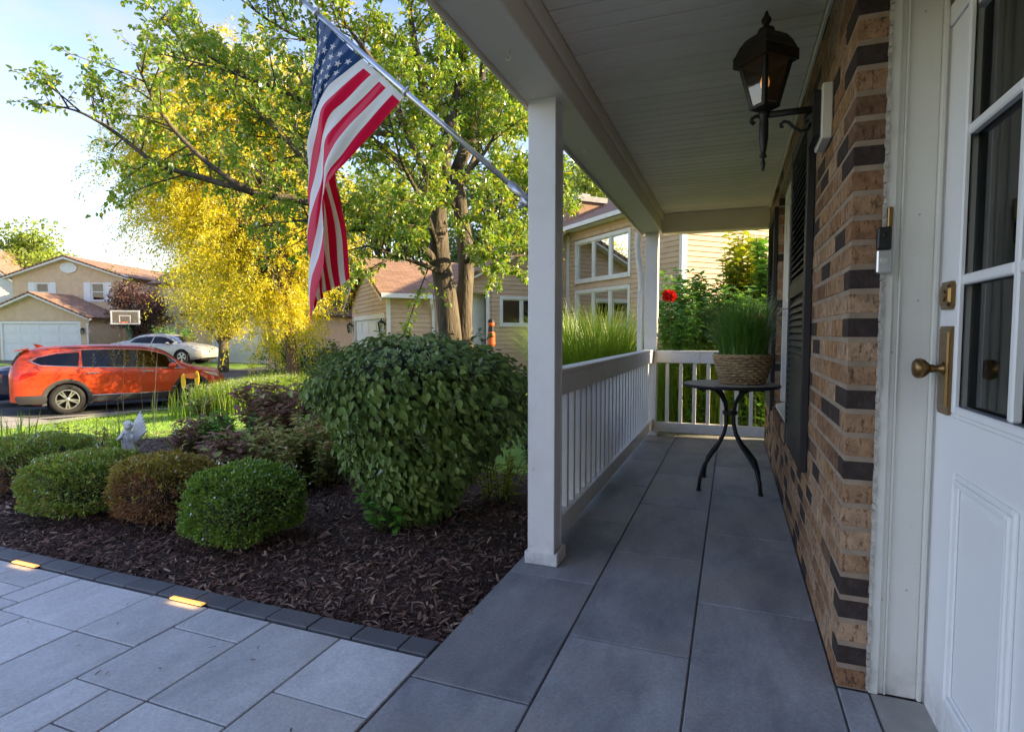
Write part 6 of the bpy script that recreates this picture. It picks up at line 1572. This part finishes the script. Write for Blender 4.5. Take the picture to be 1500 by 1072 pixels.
q = MB(); q.tube([(.23 * math.cos(a), -.30 + .23 * math.sin(a), z0 + .1) for a in [2 * math.pi * i / 20 for i in range(21)]], .012, 5); q.build('rim', ORG, hp, local=True)
# orange feeder tube by the trunk
fd = thing('hanging_feeder', 'orange and black hanging tube beside the twin tree trunks', 'feeder', (-2.82, 6.62, .98))
FO = M('feeder_orange', (.80, .13, .02), .45, var=.06)
q = MB(); c0 = (-2.82, 6.62, 0)
MB().lathe([(.040, 1.00), (.050, 1.02), (.048, 1.16), (.040, 1.175)], c0, 16).build('tube', FO, fd)
MB().lathe([(.040, 1.1755), (.036, 1.24), (.030, 1.245)], c0, 16).lathe([(.046, 1.2955), (.034, 1.325), (.008, 1.34)], c0, 16).build('cap', BLACK, fd)
MB().lathe([(.032, 1.2455), (.040, 1.26), (.040, 1.295)], c0, 16).build('upper_tube', FO, fd)
MB().tube([(-2.82, 6.62, 1.335), (-2.82, 6.62, 1.7), (-2.84, 6.62, 2.42)], .003, 4).build('wire', BLACK, fd)

# ---------------------------------------------------------------- cars
RUB = M('tyre_rubber', (.018, .018, .018), .85, var=.2, scale=20); CLAD = M('grey_cladding', (.045, .045, .048), .7, var=.1); RIM = M('alloy_rim', (.50, .50, .51), .35, .9, var=.05)
CGL = glassM('car_glass', (.05, .055, .06), .01, .75); CHR = M('chrome', (.75, .75, .77), .15, 1.0, var=.02); DKP = M('dark_wheel_well', (.01, .01, .01), .9)
CGL2 = glassM('clear_car_glass', (.16, .18, .18), .01, .9); HLG = M('headlight_lens', (.72, .74, .76), .15, .3, var=.05); TLG = M('taillight_lens', (.42, .015, .015), .2, var=.05, coat=.6)
def pchip(x, xs_, ys_):
    xs_ = np.asarray(xs_, float); ys_ = np.asarray(ys_, float); h = np.diff(xs_); d = np.diff(ys_) / h; m_ = np.zeros(len(xs_)); m_[0] = d[0]; m_[-1] = d[-1]
    for i in range(1, len(xs_) - 1):
        if d[i - 1] * d[i] > 0: m_[i] = 2 * d[i - 1] * d[i] / (d[i - 1] + d[i])
    i = int(np.clip(np.searchsorted(xs_, x) - 1, 0, len(h) - 1)); t = (x - xs_[i]) / h[i]
    return (2 * t ** 3 - 3 * t * t + 1) * ys_[i] + (t ** 3 - 2 * t * t + t) * h[i] * m_[i] + (-2 * t ** 3 + 3 * t * t) * ys_[i + 1] + (t ** 3 - t * t) * h[i] * m_[i + 1]
class Car:
    """profile: stations x with belt height, roof/hood height, half width at belt, at roof edge"""
    def __init__(s, name, label, loc, rz, paint, X, belt, top, wid, edge, sill, axle, wr, clad, roofx, parts='full'):
        s.t = thing(name, label, 'car', loc, rz, group=None); s.X, s.belt, s.top, s.wid, s.edge, s.sill, s.axle, s.wr = X, belt, top, wid, edge, sill, axle, wr
        s.paint = paint; s.clad = clad; s.roofx = roofx; s.body()
    def sec(s, x):
        b, tp, w, e = (pchip(x, s.X, a) for a in (s.belt, s.top, s.wid, s.edge)); z0 = s.sill + .10 * max(0, (abs(x) - 1.9) / .5)
        pts = [(w * .90, z0), (w * .985, z0 + .10), (w * 1.0, z0 + .5 * (b - z0)), (w * .985, b - .10), (w * .955, b - .02), (w * .945, b), (e + .02, max(b + .004, tp - .13)), (e, max(b + .008, tp - .075)), (e * .86, tp - .022 if tp - .022 > b else b + .012), (e * .5, tp - .004 if tp - .004 > b else b + .016), (0, max(tp, b + .018))]
        return pts
    def yat(s, x, z):
        p = s.sec(x); return float(np.interp(z, [q[1] for q in p[:8]], [q[0] for q in p[:8]]))
    def body(s):
        xs_ = np.linspace(s.X[0], s.X[-1], 150); rings = []
        for x in xs_:
            p = s.sec(x); zz = np.linspace(p[0][1], p[5][1], 16); p = [(float(np.interp(z_, [a[1] for a in p[:6]], [a[0] for a in p[:6]])), float(z_)) for z_ in zz] + p[6:]
            rings.append([(x, -y, z) for y, z in p] + [(x, y, z) for y, z in p[-2::-1]])
        q = MB(); n_ = len(rings[0]); vs = [p for r in rings for p in r]; fs = []
        for i in range(len(rings) - 1):
            for k in range(n_ - 1):
                ks = min(k, n_ - 2 - k); c = np.mean([vs[i * n_ + k], vs[i * n_ + k + 1], vs[(i + 1) * n_ + k], vs[(i + 1) * n_ + k + 1]], axis=0)
                if any(abs(c[1]) > .3 and (c[0] - a) ** 2 + (c[2] - s.wr) ** 2 < (s.wr + .065) ** 2 for a in s.axle): continue
                glass = s.roofx[0] < c[0] < s.roofx[1] and ks in (5,) and c[2] > 0
                fs.append((i * n_ + k, (i + 1) * n_ + k, (i + 1) * n_ + k + 1, i * n_ + k + 1)); q.m.append(0)
        q.v = vs; q.n = len(vs); q.f = fs; q.m = [0] * len(fs)
        q.f.append(tuple(range(n_))); q.f.append(tuple((len(rings) - 1) * n_ + k for k in range(n_))[::-1]); q.m += [0, 0]
        s.b = q.build('body', s.paint, s.t, True, local=True)
        try: s.b.data.set_sharp_from_angle(angle=math.radians(38))
        except Exception: pass
        q = MB(); q.box(s.X[0] + .2, s.X[-1] - .2, -.62, .62, s.sill - .02, s.sill + .45); 
        for a in s.axle:
            for sg in (-1, 1): q.tube([(a, sg * .45, s.wr), (a, sg * .78, s.wr)], s.wr + .07, 24)
        q.build('underbody', DKP, s.t, local=True)
        s.wheels()
    def patch(s, name, poly, mat, off=.006, side=-1, sub=10, parent=None, thick=.0):
        """outline (x, z) laid on the body side"""
        import bmesh
        bm = bmesh.new(); vs = [bm.verts.new((x, 0, z)) for x, z in poly]; bm.faces.new(vs)
        bmesh.ops.triangulate(bm, faces=bm.faces[:]); 
        for _ in range(3): bmesh.ops.subdivide_edges(bm, edges=[e for e in bm.edges if e.calc_length() > .16], cuts=1)
        bmesh.ops.triangulate(bm, faces=bm.faces[:])
        for v in bm.verts: v.co.y = side * (s.yat(v.co.x, v.co.z) + off)
        q = MB(); bm.verts.index_update(); q.add([tuple(v.co) for v in bm.verts], [tuple(v.index for v in f.verts) for f in bm.faces]); bm.free()
        return q.build(name, mat, parent or s.t, True, local=True)
    def line(s, name, pts, mat, r=.008, off=.006, side=-1, parent=None, closed=False, q=None):
        p = [(x, side * (s.yat(x, z) + off), z) for x, z in (pts + pts[:1] if closed else pts)]
        own = q is None; q = q or MB(); q.tube(p, r, 5)
        return q.build(name, mat, parent or s.t, True, local=True) if own else q
    def wheels(s):
        for a in s.axle:
            for sg in (-1, 1):
                y0 = sg * (pchip(a, s.X, s.wid) - .02); M4 = Matrix.Rotation(math.pi / 2 * (1 if sg < 0 else -1), 3, 'X'); c = (a, y0, s.wr); wr = s.wr
                w_ = MB().lathe([(wr * .62, -.20), (wr * .97, -.19), (wr, -.15), (wr, -.04), (wr * .96, .0), (wr * .78, .008), (wr * .655, .0), (wr * .64, -.02), (wr * .60, -.12)], c, 40, M4, False).build('wheel', RUB, s.t, True, local=True)
                q = MB(); q.lathe([(wr * .655, -.015), (wr * .655, .004), (wr * .60, .006), (wr * .57, -.05)], c, 40, M4, False); q.lathe([(.045, -.03), (.045, .0), (.03, .008), (.001, .009)], c, 16, M4)
                st = q.n
                for k in range(10):
                    an_k = k * math.pi / 5 + (.16 if k % 2 else -.16) ; ca, sa = math.cos(an_k), math.sin(an_k)
                    r0, r1, hw = .03, wr * .62, .016
                    pts = [(r0 * ca - hw * -sa, r0 * sa - hw * ca), (r1 * ca - hw * -sa, r1 * sa - hw * ca), (r1 * ca + hw * -sa, r1 * sa + hw * ca), (r0 * ca + hw * -sa, r0 * sa + hw * ca)]
                    q.prism(pts, lambda x_, y_: tuple(M4 @ Vector((x_, y_, -.03)) + Vector(c)), lambda x_, y_: tuple(M4 @ Vector((x_, y_, -.002)) + Vector(c)))
                q.build('rim', RIM, w_, False, local=True)
                MB().lathe([(wr * .6, -.10), (wr * .6, -.09), (.001, -.089)], c, 24, M4).build('brake_disc', DKP, w_, local=True)
    def arches(s, mat, wdt=.075):
        for sg in (-1, 1):
            for a in s.axle:
                q = MB(); r0, r1 = s.wr + .04, s.wr + .055 + wdt; vs, fs = [], []
                for i in range(25):
                    th_ = math.radians(-16) + math.radians(212) * i / 24
                    for r in (r0, r1):
                        x, z = a + r * math.cos(th_), s.wr + r * math.sin(th_)
                        x = min(max(x, s.X[0] + .05), s.X[-1] - .05); y = sg * (s.yat(x, max(z, s.sill + .04)) + .012); vs.append((x, y, z))
                    vs.append((vs[-2][0], vs[-2][1] - sg * .08, vs[-2][2]))
                for i in range(24):
                    fs += [(3 * i, 3 * i + 1, 3 * i + 4, 3 * i + 3), (3 * i + 2, 3 * i, 3 * i + 3, 3 * i + 5)]
                q.add(vs, fs); q.build('wheel_arch', mat, s.t, True, local=True)
# orange red SUV at the kerb
hdg = math.radians(62); fx, fyv = math.cos(hdg), math.sin(hdg)
rc = Vector((-15.10, 9.08)); cc = rc + Vector((fx, fyv)) * 1.36 + Vector((-fyv, fx)) * .86
ORP = carM('orange_red_paint', (.56, .055, .011))
suv = Car('orange_suv', 'shiny orange red five door SUV parked along the kerb', (cc.x, cc.y, -.812), hdg, ORP,
    [-2.40, -2.34, -2.15, -1.95, -1.4, -.6, .2, .75, 1.15, 1.5, 1.9, 2.18, 2.29],
    [1.00, 1.06, 1.15, 1.17, 1.145, 1.11, 1.075, 1.045, 1.02, .985, .915, .78, .66],
    [1.01, 1.22, 1.52, 1.60, 1.665, 1.685, 1.665, 1.535, 1.24, 1.085, 1.00, .90, .72],
    [.74, .82, .90, .92, .935, .94, .94, .935, .93, .92, .88, .78, .62],
    [.60, .62, .62, .625, .64, .65, .65, .645, .66, .70, .66, .55, .42], .26, (-1.34, 1.36), .365, True, (-2.2, 1.0))
suv.arches(CLAD)
wt = lambda x: pchip(x, suv.X, suv.top) - .135
wb_ = lambda x: pchip(x, suv.X, suv.belt) + .022
def winpoly(x0, x1, n_=7, cut0=0, cut1=0):
    xs_ = np.linspace(x0, x1, n_); lo = [(x, wb_(x)) for x in xs_]; hi = [(x, max(wt(x), wb_(x) + .02)) for x in xs_[::-1]]
    if cut0: hi[-1] = (hi[-1][0] + cut0, hi[-1][1])
    if cut1: hi[0] = (hi[0][0] - cut1, wt(hi[0][0] - cut1))
    return lo + hi
for sg in (-1, 1):
    suv.patch('window', [(-1.98, 1.30), (-1.80, 1.215), (-1.10, 1.16), (-1.06, 1.50), (-1.5, 1.475), (-1.85, 1.39)], CGL, .007, sg)
    suv.patch('window', winpoly(-1.02, -.02), CGL, .007, sg)
    suv.patch('window', winpoly(.06, 1.06, 9, .03, .0), CGL2, .007, sg)
    q = MB(); suv.line('', [(-2.02, 1.32), (-1.82, 1.20), (-1.1, 1.15)] + [(x, wb_(x) - .012) for x in np.linspace(-1.0, 1.12, 12)], CHR, .011, .010, sg, q=q)
    suv.line('', [(-2.02, 1.32), (-1.86, 1.405), (-1.5, 1.49)] + [(x, wt(x) + .014) for x in np.linspace(-1.0, 1.0, 14)] + [(1.12, wb_(1.12) - .012)], CHR, .008, .010, sg, q=q); q.build('window_trim', CHR, suv.t, True, local=True)
    suv.patch('pillar', [(-.03, wb_(0)), (.065, wb_(0)), (.085, wt(0)), (-.02, wt(0))], CLAD, .009, sg)
    suv.patch('cladding', [(-2.30, .40), (-2.25, .30), (-1.75, .28), (-1.72, .42), (-1.82, .50), (-2.30, .50)], CLAD, .03, sg)
    suv.patch('cladding', [(-.94, .27), (.94, .27), (.90, .42), (-.86, .44)], CLAD, .03, sg)
    suv.patch('cladding', [(1.76, .30), (2.20, .36), (2.22, .48), (1.80, .46)], CLAD, .03, sg)
    suv.line('sill_trim', [(-.85, .445), (.9, .425)], CHR, .010, .032, sg)
    q = MB()
    for pts in ([(.02, 1.08), (.01, .75), (.06, .46)], [(1.02, 1.03), (1.06, .80), (1.0, .46)], [(-1.08, 1.14), (-1.06, .86), (-.92, .60), (-.86, .46)], [(-.86, .46), (1.0, .46)], [(-2.30, .74), (-2.0, .70), (-1.75, .72)]): suv.line('', pts, DKP, .005, .0, sg, q=q)
    q.build('door_seam', DKP, suv.t, True, local=True)
    for hx in (-.80, .34): suv.line('door_handle', [(hx - .13, .985), (hx - .10, .992), (hx + .10, .985), (hx + .13, .975)], CHR, .016, .020, sg)
    suv.line('body_crease', [(-2.0, .99), (-1.2, .965), (0, .93), (1.0, .90), (1.6, .90)], ORP, .018, -.010, sg)
    suv.patch('taillight', [(-2.32, .96), (-2.27, 1.06), (-1.86, 1.05), (-1.95, .98), (-2.22, .86), (-2.31, .86)], TLG, .010, sg)
    suv.patch('headlight', [(1.62, .93), (1.72, .885), (2.08, .74), (2.20, .73), (2.22, .79), (2.0, .88)], HLG, .008, sg)
    q = MB(); ym = suv.yat(.92, 1.08); q.ball((.90, sg * (ym + .13), 1.12), (.10, .11, .075), 14, 10); q.tube([(.93, sg * (ym - .01), 1.05), (.92, sg * (ym + .06), 1.07)], .025, 6); q.build('mirror', ORP, suv.t, True, local=True)
    suv.line('roof_rail', [(x, wt(x) + .062) for x in np.linspace(-1.7, .4, 14)], DKP, .012, -.004, sg)
q = MB(); q.prism([(-1.86, 1.612), (-1.70, 1.655), (-1.86, 1.70), (-1.92, 1.70)], lambda a, b: (a, -.025, b), lambda a, b: (a, .025, b)); q.build('roof_fin', ORP, suv.t, local=True)
q = MB(); q.add([(-2.02, -.60, 1.615), (-2.02, .60, 1.615), (-2.28, .52, 1.555), (-2.28, -.52, 1.555), (-2.02, -.60, 1.575), (-2.02, .60, 1.575), (-2.28, .52, 1.535), (-2.28, -.52, 1.535)], [(0, 1, 2, 3), (7, 6, 5, 4), (0, 3, 7, 4), (1, 0, 4, 5), (2, 1, 5, 6), (3, 2, 6, 7)]); q.build('spoiler', ORP, suv.t, local=True)
def across(c, name, x0, x1, f0, f1, mat, lift=.012, n_=8):
    """glass across the car between stations x0 and x1 (windscreen, rear window)"""
    q = MB(); rings = []
    for x in np.linspace(x0, x1, n_):
        tp = pchip(x, c.X, c.top); e = pchip(x, c.X, c.edge) * .93; rings.append([(x, -e * k_, tp - .03 * k_ * k_ + lift) for k_ in np.linspace(-1, 1, 9)])
    vs = [p for r in rings for p in r]; fs = [(i * 9 + k, (i + 1) * 9 + k, (i + 1) * 9 + k + 1, i * 9 + k + 1) for i in range(n_ - 1) for k in range(8)]
    q.add(vs, fs); return q.build(name, mat, c.t, True, local=True)
across(suv, 'windscreen', .58, 1.18, 0, 0, CGL2); across(suv, 'rear_window', -2.34, -2.17, 0, 0, glassM('rear_car_glass', (.03, .035, .045), .05, .2))
across(suv, 'grille', 2.17, 2.27, 0, 0, CLAD, .01)

def sedan(name, label, loc, rz, paint):
    c = Car(name, label, loc, rz, paint,
        [-2.38, -2.3, -1.95, -1.55, -1.0, -.4, .2, .7, 1.15, 1.6, 2.0, 2.25, 2.36],
        [.80, .92, .99, 1.0, .985, .965, .95, .93, .91, .87, .80, .70, .58],
        [.82, .97, 1.06, 1.13, 1.36, 1.43, 1.425, 1.28, 1.01, .945, .87, .78, .62],
        [.66, .80, .88, .90, .91, .91, .91, .905, .90, .88, .84, .74, .58],
        [.55, .62, .66, .64, .58, .58, .59, .60, .66, .68, .62, .50, .38], .20, (-1.38, 1.36), .325, False, (-1.5, 1.0))
    tw_ = lambda x: pchip(x, c.X, c.top) - .13; bw = lambda x: pchip(x, c.X, c.belt) + .02
    for sg in (-1, 1):
        for x0, x1 in ((-1.22, -.18), (-.12, .86)):
            xs_ = np.linspace(x0, x1, 7); c.patch('window', [(x, bw(x)) for x in xs_] + [(x, max(tw_(x), bw(x) + .015)) for x in xs_[::-1]], CGL, .007, sg)
        q = MB()
        for pts in ([(-.15, .96), (-.16, .6), (-.1, .28)], [(.92, .92), (.95, .6), (.9, .28)], [(-1.15, .98), (-1.08, .7), (-.9, .30)]): c.line('', pts, DKP, .005, .0, sg, q=q)
        q.build('door_seam', DKP, c.t, True, local=True)
        for hx in (-.95, .12): c.line('door_handle', [(hx - .1, .86), (hx + .1, .85)], CHR, .013, .016, sg)
        c.patch('taillight', [(-2.30, .74), (-2.22, .86), (-1.98, .88), (-2.05, .76)], TLG, .008, sg); c.patch('headlight', [(1.85, .76), (2.2, .62), (2.24, .68), (1.95, .80)], HLG, .008, sg)
        q = MB(); ym = c.yat(.72, .95); q.ball((.70, sg * (ym + .10), .98), (.08, .09, .06), 12, 8); q.tube([(.73, sg * (ym - .01), .93), (.72, sg * (ym + .05), .95)], .02, 5); q.build('mirror', paint, c.t, True, local=True)
    across(c, 'windscreen', .62, 1.12, 0, 0, CGL); across(c, 'rear_window', -1.5, -1.05, 0, 0, CGL)
    return c
s1 = Vector((cc.x, cc.y)) + Vector((-fyv, fx)) * 2.55 + Vector((fx, fyv)) * (-.55)
sedan('blue_sedan', 'dark blue sedan parked just behind the orange car', (s1.x, s1.y, -.812), hdg, carM('dark_blue_paint', (.012, .020, .060)))
s2 = camdir(-17.0, 28.2)
sedan('silver_sedan', 'silver sedan in the driveway far beyond the orange car', (s2[0], s2[1], -.30), math.radians(21 - 4), carM('silver_paint', (.42, .42, .40)))
